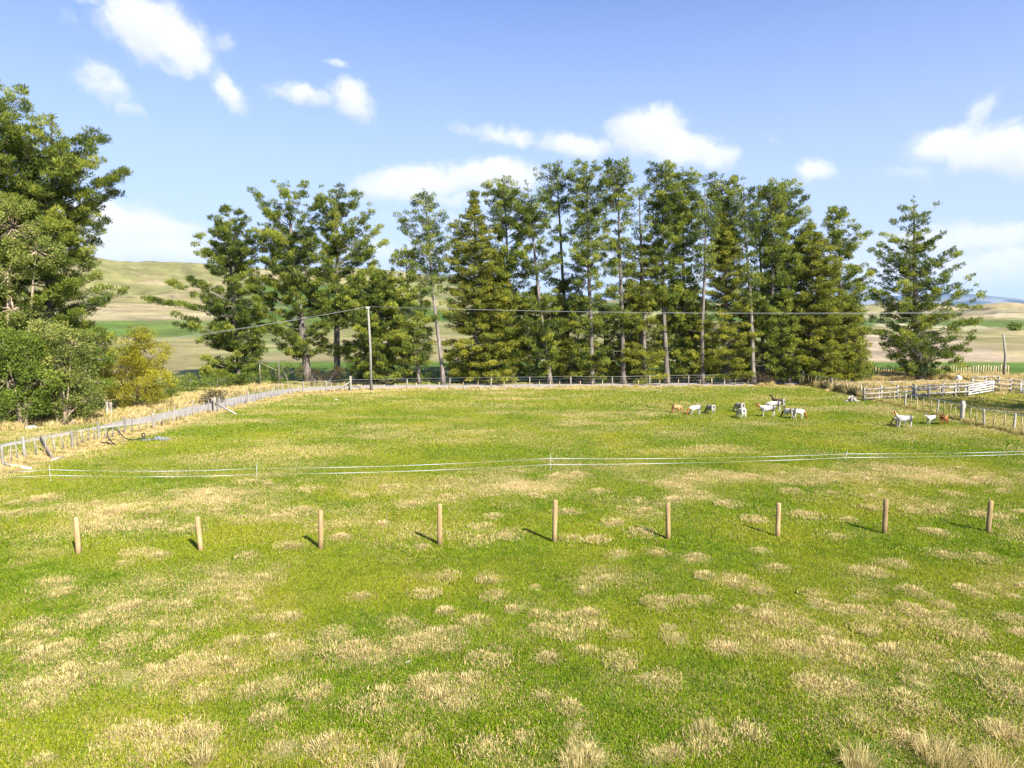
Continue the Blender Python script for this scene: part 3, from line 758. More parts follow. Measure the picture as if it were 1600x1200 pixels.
def tree(base_px, base_py, top_px, top_py, prof, label, seed, style='pine', bare=None, lean=0, n=58, group='pines along the road', name='pine_tree', mat=None,
         trunk_r=None, dens=1.0, up0=None, skip=.12, gap=None):
    """prof: list of (py, left px, right px) measured from the trunk line; limbs reach to that outline"""
    r_ = np.random.default_rng(seed); rd = random.Random(seed)
    base_py = min(base_py, 599.0) if name == 'cypress_tree' else (min(base_py, 601) if base_py < 620 else base_py)
    B = gp(base_px, base_py); B.z = zt(B) - .05; Y = B.y; T = at(top_px, top_py, Y)
    m_px = Y / F * 1.0
    H = T.z - B.z; tx = T.x - B.x
    root = empty(name, B, label, 'tree', group)
    ph = rd.uniform(0, 6)
    wob = lambda t: np.array([tx * t + .22 * math.sin(t * 5 + ph) * t * (1 - t) * 2, .5 * math.sin(t * 4 + ph * 2) * t, H * t])
    ypx = lambda z: 490 - (z + B.z - HC) / Y * F      # height -> photo row
    pr = sorted(prof)
    py_ = [p[0] for p in pr]; pl = [p[1] for p in pr]; prr = [p[2] for p in pr]
    tr = trunk_r or (.0095 * H + .03)
    mb = MB(); ts = np.linspace(0, .985, 16)
    mb.tube([wob(t) for t in ts], [tr * (1.35 if t == 0 else 1) * (1 - t) ** .8 + .02 for t in ts], 8)
    cs = []; cr = []; tone = []; dirs = []
    cyp = style == 'cypress'
    z = ((H + 0) * .02) + .5
    step = (.46 if cyp else .58) * (1 if H > 15 else .8) / dens ** .5
    ztop = H
    ybot = max(py_)
    while z < H - .15:
        t = z / H; row = ypx(z)
        z += step * rd.uniform(.7, 1.35)
        if row > ybot + 4:
            # dead stubs on the clean stem
            if rd.random() < .7 and not cyp:
                a = rd.uniform(0, 6.28); l = rd.uniform(.5, 1.8); c = wob(t)
                mb.tube([c, c + np.array([math.cos(a) * l * .6, math.sin(a) * l * .6, -.02]), c + np.array([math.cos(a) * l, math.sin(a) * l, rd.uniform(-.3, .2)])], [.035, .02, .008], 3, False)
            continue
        wl = np.interp(row, py_, pl) * m_px; wr = np.interp(row, py_, prr) * m_px
        if gap and any(g0 < row < g1 and rd.random() < .75 for g0, g1 in gap): continue
        if rd.random() < skip: continue
        k = rd.choice((3, 4, 5, 5)) + (2 if cyp else 0); a0 = rd.uniform(0, 6.28)
        for j in range(k):
            a = a0 + j * 6.28 / k + rd.uniform(-.4, .4); ca, sa = math.cos(a), math.sin(a)
            side = (wr if ca > 0 else wl) * (1.10 if not cyp else 1.0)
            dep = min((wl + wr) * .5, 3.2 if base_py < 620 else 9)
            ln = math.hypot(side * ca, dep * sa) * (rd.uniform(.62, 1.0) + .32 * float(vnoise(a * 1.3 + seed, z * .45, seed)) if not cyp else rd.uniform(.40, .85) + .55 * float(vnoise(a * 1.5 + seed, z * .55, seed)))
            if ln < .25: ln = .25
            ang = (rd.uniform(.02, .30) + t ** 2 * .75) if not cyp else rd.uniform(-.05, .30) + t * .35
            if up0 is not None: ang += up0
            curl = rd.uniform(.05, .30) if not cyp else rd.uniform(-.1, .15)
            c = wob(t); pts = []
            bend = rd.uniform(-.25, .25)
            drop = ln * math.tan(min(ang, 1.2)) * .75
            for s in np.linspace(0, 1, 6):
                aa = a + bend * s
                pts.append(c + np.array([math.cos(aa) * ln * s, math.sin(aa) * ln * s, (math.tan(min(ang, 1.1)) * s * .8 + curl * s * s) * ln * .8 - drop]) + r_.normal(0, .03, 3) * s)
            # limb leaves the trunk lower down so its tip is at this row
            tb = max(.02, t - drop / H); pts[0] = wob(tb)
            pts = np.array(pts)
            rr = max(.012, min(.09, .014 + ln * .012)) 
            mb.tube(pts, np.linspace(rr, .008, 6), 4, False)
            m = max(3, int(ln * (2.9 if not cyp else 2.8) * dens))
            if cyp and side < .5: m = 1
            lt = rd.gauss(.5, .14)
            for q in range(m):
                s = (rd.uniform(.16, 1.0) if not cyp else rd.uniform(.22, 1.0)) if ln > 1.2 else rd.uniform(.5, 1)
                if q == 0: s = 1.0
                p = pts[0] + 0; f = s * 5; i = min(4, int(f)); p = pts[i] + (pts[i + 1] - pts[i]) * (f - i)
                w = ln * .34 * (1.15 - s) + .18
                sd = rd.uniform(-1, 1) * w; aa = a + bend * s
                e = p + np.array([-math.sin(aa) * sd, math.cos(aa) * sd, rd.uniform(.0, .35) * (1 if not cyp else .3)])
                if rd.random() < .5: mb.tube([p, (p + e) / 2 + [0, 0, .03], e], [.012, .009, .005], 3, False)
                cs.append(e); cr.append(rd.uniform(.24, .56) * (1.0 if not cyp else .95) * (1 if H > 12 else .8)); tone.append(lt + rd.gauss(0, .10) + (.05 if s > .8 else -.06))
    # leader
    for q in range(9):
        t = 1 - q * .012; cs.append(wob(t) + r_.normal(0, .10 + q * .02, 3)); cr.append((.16 + q * .012) * (.5 if cyp else 1)); tone.append(.55)
    cs = np.array(cs); cr = np.array(cr); tone = np.array(tone)
    mt = mat or (M_CYP if cyp else M_PINE)
    px_ = Y / 683.0
    if cyp: V, Tt, tn = foliage(cs, cr * 1.0, int(n * .95), .22, .070, .05, seed, tone, .50, outw=.9)
    else: V, Tt, tn = foliage(cs, cr, int(n * 1.0), .26 * (1 if Y > 55 else .85), .076 * (1 if Y > 55 else .8), .75, seed, tone, .62)
    link('trunk', mb.mesh('trunk', M_BARK), root)
    link('crown', mesh_np('crown', V, Tt, [mt], attrs={'tone': ('FLOAT', tn)}), root)
    return len(Tt)


TR = 0
G1 = 'pines and cypresses along the gravel road'
def T_(*a, **k):
    global TR
    k.setdefault('group', G1)
    TR += tree(*a, **k)

# left clump, closer to the camera
GL = 'big trees at the left edge'
T_(-22, 655, 2, 128, [(132, 8, 10), (165, 30, 42), (230, 60, 60), (300, 80, 50), (420, 90, 60), (560, 90, 60), (640, 60, 40)], 'tallest dark pine cut off by the left edge of the photo', 1, n=70, group=GL, dens=1.1, trunk_r=.4)
T_(70, 652, 78, 184, [(186, 20, 32), (200, 70, 42), (225, 80, 64), (250, 80, 68), (272, 80, 94), (300, 80, 74), (330, 80, 58), (400, 80, 56), (450, 80, 72), (470, 80, 100), (492, 75, 84), (520, 60, 70), (560, 60, 90), (600, 50, 60), (630, 40, 40)], 'broad dark green pine with long limbs reaching right, behind the gum trees', 2, n=80, group=GL, dens=1.35, trunk_r=.42, skip=.05)
# main belt, left group
T_(375, 600, 357, 322, [(326, 6, 8), (345, 26, 22), (370, 40, 40), (410, 50, 44), (425, 66, 40), (440, 60, 45), (462, 124, 30), (475, 112, 40), (500, 84, 45), (530, 66, 50), (545, 30, 40), (585, 60, 40)], 'leftmost pine of the belt, a long low limb reaching left over the hill', 3, n=75, trunk_r=.32, dens=1.1)
T_(481, 597, 448, 286, [(289, 14, 14), (300, 44, 46), (320, 54, 50), (340, 50, 44), (370, 45, 40), (400, 64, 38), (430, 70, 45), (470, 60, 50), (520, 60, 40), (550, 40, 35)], 'stout pine with a broad rounded top, second of the left group', 4, n=70, trunk_r=.42, dens=1.05, up0=.12)
T_(527, 594, 527, 291, [(293, 16, 20), (315, 26, 34), (345, 24, 46), (372, 10, 72), (392, 14, 62), (410, 25, 40), (440, 40, 65), (480, 35, 50), (530, 30, 45), (560, 20, 40)], 'pine with a leafy head swept to the right, left of the power pole', 5, n=64, trunk_r=.36, up0=.10, gap=[(505, 540)])
T_(600, 600, 590, 418, [(425, 12, 14), (450, 45, 34), (500, 48, 42), (560, 50, 40), (592, 46, 36)], 'low bushy pine right behind the power pole', 6, n=60, dens=1.25, skip=.04)
T_(693, 603, 662, 294, [(297, 6, 6), (315, 18, 16), (345, 42, 30), (372, 46, 32), (400, 26, 25), (425, 28, 24), (450, 20, 22), (500, 18, 22)], 'thin open pine standing alone with a leaning bare trunk', 7, n=48, mat=M_PINE_FAR, dens=.85, trunk_r=.2, skip=.2)
T_(655, 600, 632, 384, [(387, 5, 5), (420, 22, 20), (460, 32, 20), (520, 30, 24), (570, 28, 24)], 'short sparse pine just left of the thin leaning one', 8, n=50, dens=.9)
T_(745, 604, 740, 297, [(330, 4, 4), (345, 20, 16), (370, 32, 28), (400, 48, 38), (430, 50, 45), (500, 54, 60), (540, 56, 62), (585, 48, 58)], 'pointed golden-green cypress taller than wide, at the left end of the dense row', 9, style='cypress', n=70, name='cypress_tree', dens=1.0, skip=.02)
T_(802, 598, 786, 277, [(280, 8, 8), (295, 26, 18), (320, 26, 30), (360, 20, 38), (400, 24, 34), (440, 34, 30), (500, 34, 30), (560, 40, 34)], 'pine with a notched dark head just right of the pointed cypress', 10, n=58)
T_(860, 600, 823, 284, [(288, 8, 8), (305, 20, 26), (335, 26, 34), (370, 24, 40), (400, 30, 38), (425, 34, 40), (450, 24, 30), (520, 35, 34), (570, 30, 30)], 'pine with a strongly leaning trunk in the dense row', 11, n=54, gap=[(430, 455)])
T_(893, 597, 868, 257, [(260, 8, 10), (275, 26, 22), (300, 26, 26), (325, 22, 18), (345, 12, 14), (400, 12, 14), (440, 24, 24), (500, 22, 24)], 'slim pine with a small tufted head and long bare stem', 12, n=46, gap=[(338, 430)], dens=.9, mat=M_PINE_FAR)
T_(925, 601, 917, 252, [(255, 12, 12), (272, 26, 28), (300, 24, 28), (340, 24, 30), (380, 24, 26), (420, 28, 24), (470, 28, 28), (530, 32, 28), (570, 28, 24)], 'pine with a round high top left of the tallest middle pines', 13, n=52)
T_(974, 602, 965, 254, [(257, 10, 12), (275, 22, 22), (310, 24, 22), (350, 22, 20), (385, 18, 18), (400, 22, 22), (460, 22, 24), (520, 22, 22)], 'slender pine of the middle row with a narrow even crown', 14, n=50, gap=[(420, 455)])
T_(1008, 600, 1000, 292, [(296, 4, 6), (315, 16, 18), (345, 18, 18), (380, 14, 14)], 'wispy half-bare pine showing sky through its top', 15, n=26, dens=.7, skip=.3, mat=M_PINE_FAR)
T_(1000, 603, 1004, 358, [(372, 5, 5), (400, 24, 24), (450, 34, 34), (520, 44, 44), (590, 46, 46)], 'golden cypress filling the low middle of the row', 16, style='cypress', n=54, name='cypress_tree', skip=.1)
T_(1043, 600, 1032, 256, [(259, 8, 10), (275, 18, 22), (300, 18, 28), (340, 20, 30), (380, 24, 24), (420, 20, 24), (470, 24, 22)], 'tallest pine in the middle of the row with twin tufted points', 17, n=58, dens=1.1)
T_(1070, 598, 1066, 264, [(267, 12, 10), (285, 26, 22), (320, 26, 24), (360, 24, 24), (400, 24, 20), (440, 22, 22), (500, 28, 26), (560, 24, 24)], 'dense dark pine pressed against the tallest middle pine', 18, n=60, dens=1.1)
T_(1098, 601, 1100, 290, [(293, 6, 6), (310, 16, 14), (345, 16, 16), (390, 14, 14), (430, 10, 12)], 'straight bare-stemmed pine with a thin blue-green head', 19, n=36, dens=.8, mat=M_PINE_FAR, skip=.25)
T_(1135, 599, 1130, 272, [(275, 8, 10), (290, 22, 22), (320, 26, 24), (350, 24, 22), (400, 20, 22), (450, 20, 20)], 'pine top rising above the tall golden cypress', 20, n=54)
T_(1138, 604, 1132, 322, [(335, 5, 5), (365, 16, 16), (410, 24, 24), (450, 34, 36), (510, 50, 44), (560, 56, 52), (590, 46, 44)], 'tall narrow golden cypress with a pale foot, right of the row centre', 21, style='cypress', n=60, name='cypress_tree', skip=.05)
T_(1178, 601, 1163, 279, [(282, 8, 8), (300, 16, 18), (330, 18, 18), (370, 14, 16), (420, 18, 18), (470, 20, 18)], 'pine with a leaning pole-like trunk beside the tall golden cypress', 22, n=46, skip=.2, mat=M_PINE_FAR, gap=[(380, 420)])
T_(1192, 599, 1187, 291, [(294, 5, 5), (310, 13, 12), (350, 14, 14), (400, 14, 14), (450, 16, 16), (520, 18, 18)], 'very thin pine squeezed between two fuller ones near the right end', 23, n=36, dens=.8, skip=.2)
T_(1207, 600, 1203, 286, [(290, 6, 6), (310, 16, 16), (345, 20, 18), (400, 22, 22), (450, 26, 24), (520, 28, 26), (570, 22, 22)], 'dark pine left of the last high point of the row', 24, n=52)
T_(1234, 599, 1226, 280, [(283, 10, 10), (298, 22, 22), (330, 24, 30), (355, 22, 36), (400, 26, 30), (460, 28, 26), (520, 28, 26)], 'full dark pine forming the last high point of the row', 25, n=60, dens=1.1)
T_(1268, 603, 1266, 348, [(360, 6, 6), (385, 24, 28), (420, 34, 40), (470, 40, 56), (520, 46, 70), (560, 48, 76), (592, 40, 66)], 'wide golden-green cypress with sweeping skirts at the right end of the row', 26, style='cypress', n=72, name='cypress_tree', dens=1.15, skip=.02)
T_(1318, 597, 1305, 328, [(331, 5, 7), (350, 18, 14), (370, 22, 40), (395, 20, 34), (420, 22, 40), (450, 26, 36), (500, 30, 34), (560, 34, 38), (590, 30, 36)], 'last pine of the row, upturned limbs on its right', 27, n=58, up0=.1)
T_(1436, 593, 1424, 312, [(315, 16, 12), (335, 34, 26), (365, 30, 28), (390, 54, 40), (410, 50, 56), (428, 48, 60), (445, 62, 66), (460, 74, 60), (480, 60, 84), (510, 66, 72), (525, 70, 70), (545, 48, 66), (575, 44, 56), (590, 40, 40)], 'big lone pine with open sweeping limbs right of the row', 28, n=62, dens=1.0, trunk_r=.42, group='', up0=.06)
# lower, younger growth behind and between
T_(905, 600, 903, 470, [(475, 5, 5), (500, 24, 24), (550, 34, 34), (594, 36, 36)], 'small golden cypress under the slim tufted pine', 30, style='cypress', n=46, name='cypress_tree')
T_(838, 598, 838, 452, [(456, 5, 5), (490, 26, 24), (540, 34, 30), (590, 30, 32)], 'young dark pine low between the leaning pine and the notched one', 31, n=50)
T_(945, 596, 945, 480, [(484, 5, 5), (520, 22, 22), (560, 28, 28), (590, 26, 26)], 'young pine low beneath the round-topped pine', 32, n=44)
T_(1090, 603, 1088, 470, [(476, 5, 5), (510, 22, 22), (550, 34, 34), (594, 30, 30)], 'small golden cypress at the foot of the bare-stemmed pine', 33, style='cypress', n=46, name='cypress_tree')
T_(1225, 602, 1222, 455, [(460, 5, 5), (500, 22, 22), (550, 26, 28), (594, 24, 26)], 'dark young pine in the shade left of the wide golden cypress', 34, n=50)
T_(780, 602, 775, 400, [(405, 5, 5), (450, 24, 26), (520, 30, 34), (590, 28, 34)], 'yellow-green cypress tucked against the pointed cypress', 35, style='cypress', n=50, name='cypress_tree')
T_(1330, 598, 1326, 470, [(474, 5, 5), (500, 20, 20), (540, 24, 26), (590, 26, 26)], 'young yellowish cypress at the right foot of the row', 36, style='cypress', n=46, name='cypress_tree')
for px, ty, wd, sd, lb in ((985, 455, 30, 40, 'young pine filling the gap under the slender middle pine'), (1058, 440, 32, 41, 'young pine low between the tallest pine and the dense dark one'), (1168, 450, 30, 42, 'young pine at the foot of the leaning pole-like pine'), (880, 440, 28, 43, 'young pine behind the small golden cypress')):
    T_(px, 597, px, ty, [(ty + 4, 5, 5), (ty + 35, wd * .7, wd * .7), (ty + 90, wd, wd), (592, wd, wd)], lb, sd, n=46)
# outside the frame on the right: its shade falls across the stockyard
tree(1815, 655, 1815, 330, [(335, 10, 10), (380, 60, 60), (450, 110, 110), (560, 130, 130), (640, 90, 90)], 'dark pine beyond the right edge shading the stockyard', 37, n=30, dens=.7, trunk_r=.4, group='')


def broadleaf(name, base, H, lobes, label, seed, mat, bark, leaf=(.14, .06), nclump=150, n=60, group=None, trunks=1, crad=(.35, .6), cat='tree', upb=.3, flat=.75, tr=.16, broad=True, spread=1.0):
    """lobes: list of (dx, dy, z, rx, ry, rz) crown masses above the base"""
    r_ = np.random.default_rng(seed); rd = random.Random(seed)
    root = empty(name, base, label, cat, group)
    mb = MB(); cs = []; cr = []; tone = []
    vol = np.array([l[3] * l[4] * l[5] for l in lobes]) ** .67; vol /= vol.sum()
    for li, (dx, dy, z, rx, ry, rz) in enumerate(lobes):
        k = max(4, int(nclump * vol[li]))
        ctr = np.array([dx, dy, z])
        f = np.array([dx * .12 + rd.uniform(-.3, .3) * spread * (trunks > 1), dy * .12 + rd.uniform(-.2, .2) * (trunks > 1), 0]) if trunks > 1 or li == 0 else np.array([dx * .08, dy * .08, H * .12])
        mid = f + (ctr - f) * .5 + np.array([rd.uniform(-.3, .3), rd.uniform(-.3, .3), .1])
        mb.tube([f - [0, 0, .1 if f[2] == 0 else 0], f + (mid - f) * .5 + r_.normal(0, .06, 3), mid, ctr + [0, 0, rz * .3]], [tr, tr * .8, tr * .6, tr * .2], 7)
        lt = rd.gauss(.5, .06)
        for j in range(k):
            u = r_.normal(size=3); u /= np.linalg.norm(u); q = rd.uniform(.55, 1.05)
            e = ctr + u * q * np.array([rx, ry, rz])
            if e[2] < .15: e[2] = .15 + rd.uniform(0, .3)
            if rd.random() < .6:
                s = ctr + (e - ctr) * .15; mb.tube([s, (s + e) / 2 + r_.normal(0, .08, 3), e], [tr * .3, tr * .18, .01], 4, False)
            cs.append(e); cr.append(rd.uniform(*crad)); tone.append(lt + rd.gauss(0, .14) + .08 * u[2])
    V, T, tn = foliage(np.array(cs), np.array(cr), n, leaf[0], leaf[1], upb, seed, np.array(tone), flat, broad=broad)
    link('trunk' if cat == 'tree' else 'stem', mb.mesh('stem', bark), root)
    link('crown' if cat == 'tree' else 'foliage', mesh_np('crown', V, T, [mat], attrs={'tone': ('FLOAT', tn)}), root)
    global TR; TR += len(T)
    return root


def gb(px, py):
    p = gp(px, py); p.z = zt(p); return p


# gum trees in front of the left pines
b = gb(15, 662); k = b.y / F
broadleaf('gum_tree', b, 15, [(-1.2, 0, 14, 2.2, 1.6, 1.8), (.9, .3, 12.7, 2.3, 1.8, 2.0), (2.6, 0, 11.2, 1.6, 1.4, 1.5), (-1.5, 0, 10.5, 2.2, 1.6, 1.6), (.9, -.4, 9.6, 1.8, 1.4, 1.0), (-.5, -.5, 6.0, 1.8, 1.2, 1.2), (1.0, -.3, 7.6, 1.6, 1.2, 1.2), (-1.2, -.3, 8.2, 1.5, 1.2, 1.1)],
          'tall gum tree with pale bare branches and bronze-green leaves at the left edge', 51, M_EUC, M_BARKP, (.17, .07), 330, 95, GL, trunks=2, tr=.17)
b = gb(35, 668)
broadleaf('gum_tree', b, 7, [(-.9, 0, 5.2, 1.7, 1.3, 1.3), (.6, -.2, 4.6, 1.4, 1.3, 1.3), (1.3, 0, 3.0, 1.3, 1.1, 1.1), (-.8, 0, 3.0, 1.4, 1.1, 1.0), (0, 0, 1.4, 1.6, 1.0, .8)],
          'low bright green gum in front of the tall one by the roadside', 52, M_SCRUB, M_BARKP, (.15, .07), 240, 90, GL, trunks=2, tr=.10)
b = gb(98, 664)
broadleaf('gum_tree', b, 7, [(-.3, 0, 5.8, 1.5, 1.2, 1.1), (1.0, 0, 5.2, 1.3, 1.2, 1.1), (.2, 0, 4.0, 1.7, 1.2, .9), (1.2, .2, 3.2, 1.0, .8, .8), (-.9, .1, 2.4, 1.1, .8, .9), (1.7, .2, 1.6, 1.0, .8, .8), (.4, .3, 1.2, 1.1, .8, .8)],
          'small gum on two thin orange-brown stems left of the golden broom', 53, M_EUC, M_BARKP, (.15, .065), 200, 85, GL, trunks=2, tr=.085)
b = gb(118, 656)
broadleaf('young_tree', b, 5, [(0, 0, 1.5, 1.6, 1.2, 1.3), (1.2, 0, 2.6, 1.4, 1.2, 1.2), (-1.4, .4, 2.6, 1.4, 1.2, 1.3), (.4, .6, 4.2, 1.8, 1.4, 1.0)],
          'dark green undergrowth tree filling beneath the gum stems', 54, M_SCRUB, M_BARK, (.14, .06), 130, 70, GL, trunks=3, tr=.07)
b = gb(-5, 668)
broadleaf('young_tree', b, 5, [(0, 0, 1.4, 1.5, 1.1, 1.2), (-.6, .4, 3.3, 1.3, 1.1, 1.2)],
          'dark undergrowth tree cut by the left edge of the photo', 55, M_SCRUB, M_BARK, (.14, .06), 80, 60, GL, trunks=3, tr=.07)
b = gb(208, 640)
broadleaf('broom_tree', b, 6.2, [(.5, 0, 5.2, 1.3, 1.2, 1.0), (-.8, 0, 4.0, 1.5, 1.3, 1.0), (1.5, 0, 4.0, 1.5, 1.3, 1.1), (0, -.3, 3.2, 2.4, 1.6, 1.0), (-1.3, -.3, 2.0, 1.7, 1.3, 1.0), (1.5, -.3, 2.2, 1.6, 1.3, 1.0), (.2, -.4, 1.1, 2.6, 1.3, .8)],
          'golden broom bush-tree at the bend of the road', 56, M_BROOM, M_BARK, (.15, .05), 290, 105, None, trunks=4, tr=.08, broad=False, upb=.6)
# scrub along the foot of the belt
rs_ = random.Random(4)
SH = [(300, 612, 2.6, 1.5, 'scrub', 'green gorse mound between the broom and the first pine'), (345, 606, 3.0, 1.4, 'scrub', 'wide green gorse below the leftmost pine'), (408, 603, 3.0, 1.7, 'scrub', 'gorse clump by the timber frame'),
      (255, 622, 1.6, 1.3, 'scrub', 'small gorse at the right foot of the broom'), (450, 601, 2.4, 2.7, 'scrub', 'tall dark scrub left of the second pine trunk'), (505, 603, 2.6, 2.2, 'red', 'reddish brown bush behind the fence bend'),
      (560, 600, 2.4, 2.6, 'scrub', 'dark scrub left of the power pole'), (615, 598, 3.0, 1.7, 'scrub', 'bright gorse right of the power pole'), (660, 597, 2.0, 1.1, 'scrub', 'low gorse beneath the sparse pine'),
      (730, 597, 1.8, 1.2, 'scrub', 'gorse at the foot of the pointed cypress'), (835, 597, 3.2, 1.5, 'scrub', 'long green gorse behind the fence, left of centre'), (900, 597, 2.6, 1.2, 'scrub', 'gorse under the slim tufted pine'),
      (960, 598, 2.0, 1.0, 'scrub', 'gorse under the slender middle pine'), (1020, 597, 2.0, .9, 'scrub', 'gorse behind the middle of the fence'), (1075, 596, 2.2, 1.3, 'scrub', 'shaded scrub right of the middle fence'),
      (1195, 601, 2.2, 1.2, 'red', 'russet bush right at the fence near its corner'), (1285, 596, 2.0, 1.3, 'scrub', 'scrub under the wide golden cypress'), (1350, 594, 1.6, 1.2, 'scrub', 'scrub at the right foot of the row'),
      (335, 632, .9, 1.1, 'dark', 'dark round bush by the leaning strainer'), (270, 606, 3.4, 2.0, 'scrub', 'gorse bank on the slope behind the broom')]
for i, (px, py, w, h, kd, lb) in enumerate(SH):
    b = gb(px, py)
    mt = {'scrub': M_SCRUB, 'red': M_RED, 'dark': M_RUSH}[kd]
    lobes = [(rs_.uniform(-.6, .6) * w, rs_.uniform(-.3, .4), h * rs_.uniform(.35, .62), w * rs_.uniform(.35, .6), .9, h * rs_.uniform(.32, .42)) for _ in range(5)]
    broadleaf('gorse_bush' if kd == 'scrub' else 'shrub', b, h, lobes, lb, 700 + i, mt, M_BARK, (.16, .055), 46 if w > 1.5 else 20, 46, 'scrub along the foot of the trees', trunks=3, crad=(.28, .5), cat='bush', tr=.04, broad=False, upb=.5)
# far-off trees on the right-hand ridge and scrub on the slopes
for i, (px, r_d, h, w, lb) in enumerate([(1318, 640, 7, 5, 'distant dark tree on the skyline, first right of the row'), (1346, 600, 8, 7, 'distant round tree on the skyline between the row and the lone pine'), (1362, 610, 7, 6, 'distant tree on the skyline left of the lone pine limbs'), (1378, 620, 8, 8, 'broad distant tree on the skyline seen through the lone pine'), (1583, 300, 3, 2.5, 'small dark bush on the pale slope at the right edge'), (1405, 630, 6, 5, 'low distant tree on the skyline behind the lone pine'),
                                         (168, 700, 4, 9, 'dark scrub patch on the left hill beside the pine limbs'), (700, 620, 5, 6, 'far bush on the hill seen right of the thin pine'), (428, 520, 5, 6, 'far bush on the slope seen between the first two pines'), (590, 560, 5, 7, 'far bush on the slope above the power pole')]):
    a = math.atan((px - 800) / F); x_, y_ = r_d * math.sin(a), r_d * math.cos(a); bb = Vector((x_, y_, float(terrain(np.array([x_]), np.array([y_]))[0]) - .2))
    broadleaf('distant_tree', bb, h, [(rs_.uniform(-.3, .3) * w, 0, h * .55, w * .5, w * .4, h * .42), (rs_.uniform(-.6, .6) * w, .5, h * .42, w * .4, w * .4, h * .33)], lb, 1200 + i, M_SCRUB, M_BARK, (.7, .4), 60, 16, 'far trees and scrub on the hills', trunks=1, crad=(.8, 1.4), tr=.25, broad=False)
# dark rushes along the right fence start
for i in range(13):
    t = i / 12; p = gp(1262 + t * 92, 601 + t * 20.5); p.z = zt(p)
    V, T, rv, hv = blades(260, .75, .35, .95, .04, .6, 800 + i, flop=.3)
    o = link('rush_clump', mesh_np('rushes', V, T, [M_RUSH if i % 3 else M_DRYW], attrs={'tone': ('FLOAT', rv)}), None, p)
    tagit(o, ('pale dry' if i % 3 == 0 else 'dark brown') + ' rush clump at the foot of the right-hand fence, number %s from the corner' % ['one', 'two', 'three', 'four', 'five', 'six', 'seven', 'eight', 'nine', 'ten', 'eleven', 'twelve', 'thirteen'][i], 'rushes', 'rushes along the right-hand fence')
print('tree tris', TR)

# ------------------------------------------------------------------ fences
def post_mesh(name, r, h, mat, sides=10, taper=.93, bevel=True):
    mb = MB()
    mb.tube([(0, 0, -.15), (0, 0, h * .3), (0, 0, h * .7), (0, 0, h - .015), (0, 0, h)], [r, r * .99, r * (1 + taper) / 2, r * taper, r * taper * .86], sides)
    return mb.mesh(name, mat, True)


def square_mesh(name, w, t, h, mat):
    mb = MB(); mb.box((0, 0, h / 2 - .05), (w, t, h + .1)); return mb.mesh(name, mat)


def wire_mesh(pts, r, mat, sag=.0, seg=6):
    P = []
    for a, b in zip(pts[:-1], pts[1:]):
        for i in range(seg):
            t = i / seg; q = Vector(a).lerp(Vector(b), t); q.z -= 4 * sag * t * (1 - t); P.append(q)
    P.append(Vector(pts[-1]))
    mb = MB(); mb.tube([tuple(p) for p in P], r, 4, False); return mb.mesh('wire', mat)


def old_fence(line, label, seed, nb, h=1.06, hb=.85, top_mat=M_WIRE, post_mat=M_OLDWOOD, bat_mat=M_BATTEN, top_r=.014, lean=.05, pr=.07, bw=.05):
    rd = random.Random(seed); O = Vector((line[0].x, line[0].y, 0))
    root = empty('wire_fence', O, label, 'fence')
    pm = post_mesh('post', pr, 1.0, post_mat, 8); bm_ = square_mesh('batten', bw, .035, 1.0, bat_mat)
    tops = []; lows = [[], [], []]
    for i, p in enumerate(line):
        z = zt(p); o = link('post', pm, root, (p.x - O.x, p.y - O.y, z)); hh = h * rd.uniform(.94, 1.06)
        o.scale = (rd.uniform(.85, 1.2),) * 2 + (hh,); o.rotation_euler = (rd.gauss(0, lean), rd.gauss(0, lean), rd.uniform(0, 6))
        tops.append(Vector((p.x - O.x, p.y - O.y, z + h + .02)))
        for k, f in enumerate((.78, .5, .25)): lows[k].append(Vector((p.x - O.x, p.y - O.y - pr - .01, z + h * f)))
        if i < len(line) - 1:
            q = line[i + 1]; d = (q - p).length; n = max(1, round(d / nb)) - 1
            ang = math.atan2(q.y - p.y, q.x - p.x)
            for j in range(n):
                if rd.random() < .06: continue
                t = (j + 1) / (n + 1) + rd.uniform(-.03, .03); c = p.lerp(q, t); zz = zt(c)
                o = link('batten', bm_, root, (c.x - O.x, c.y - O.y, zz + .03)); o.scale = (rd.uniform(.8, 1.3), 1, hb * rd.uniform(.9, 1.1))
                o.rotation_euler = (rd.gauss(0, lean), rd.gauss(0, lean * 1.2), ang)
    o = link('top_wire', wire_mesh(tops, top_r, top_mat, .02), root)
    for l in lows: link('wire', wire_mesh(l, .004, M_WIRE, .02), root)
    return root


old_fence(LF, 'old grey post and batten fence along the road on the left', 1, .55, 1.08, .90, M_WIRE, M_PALEWOOD, M_PALEWOOD, .008, .06, .065, .058)
old_fence(BF, 'post and wire fence along the far side of the paddock by the road', 2, 1.15, 1.05, .62, M_WIRE, M_OLDWOOD, M_BATTEN, .009, .04, .06)
M_BLUEW = plain_mat('pale_blue_pipe', (.30, .42, .60), .5, 0, .1)
old_fence(RF, 'post and batten fence with a pale blue top line beside the stockyard on the right', 3, .75, 1.1, .95, M_BLUEW, M_OLDWOOD, M_BATTEN, .013, .05, .07, .06)
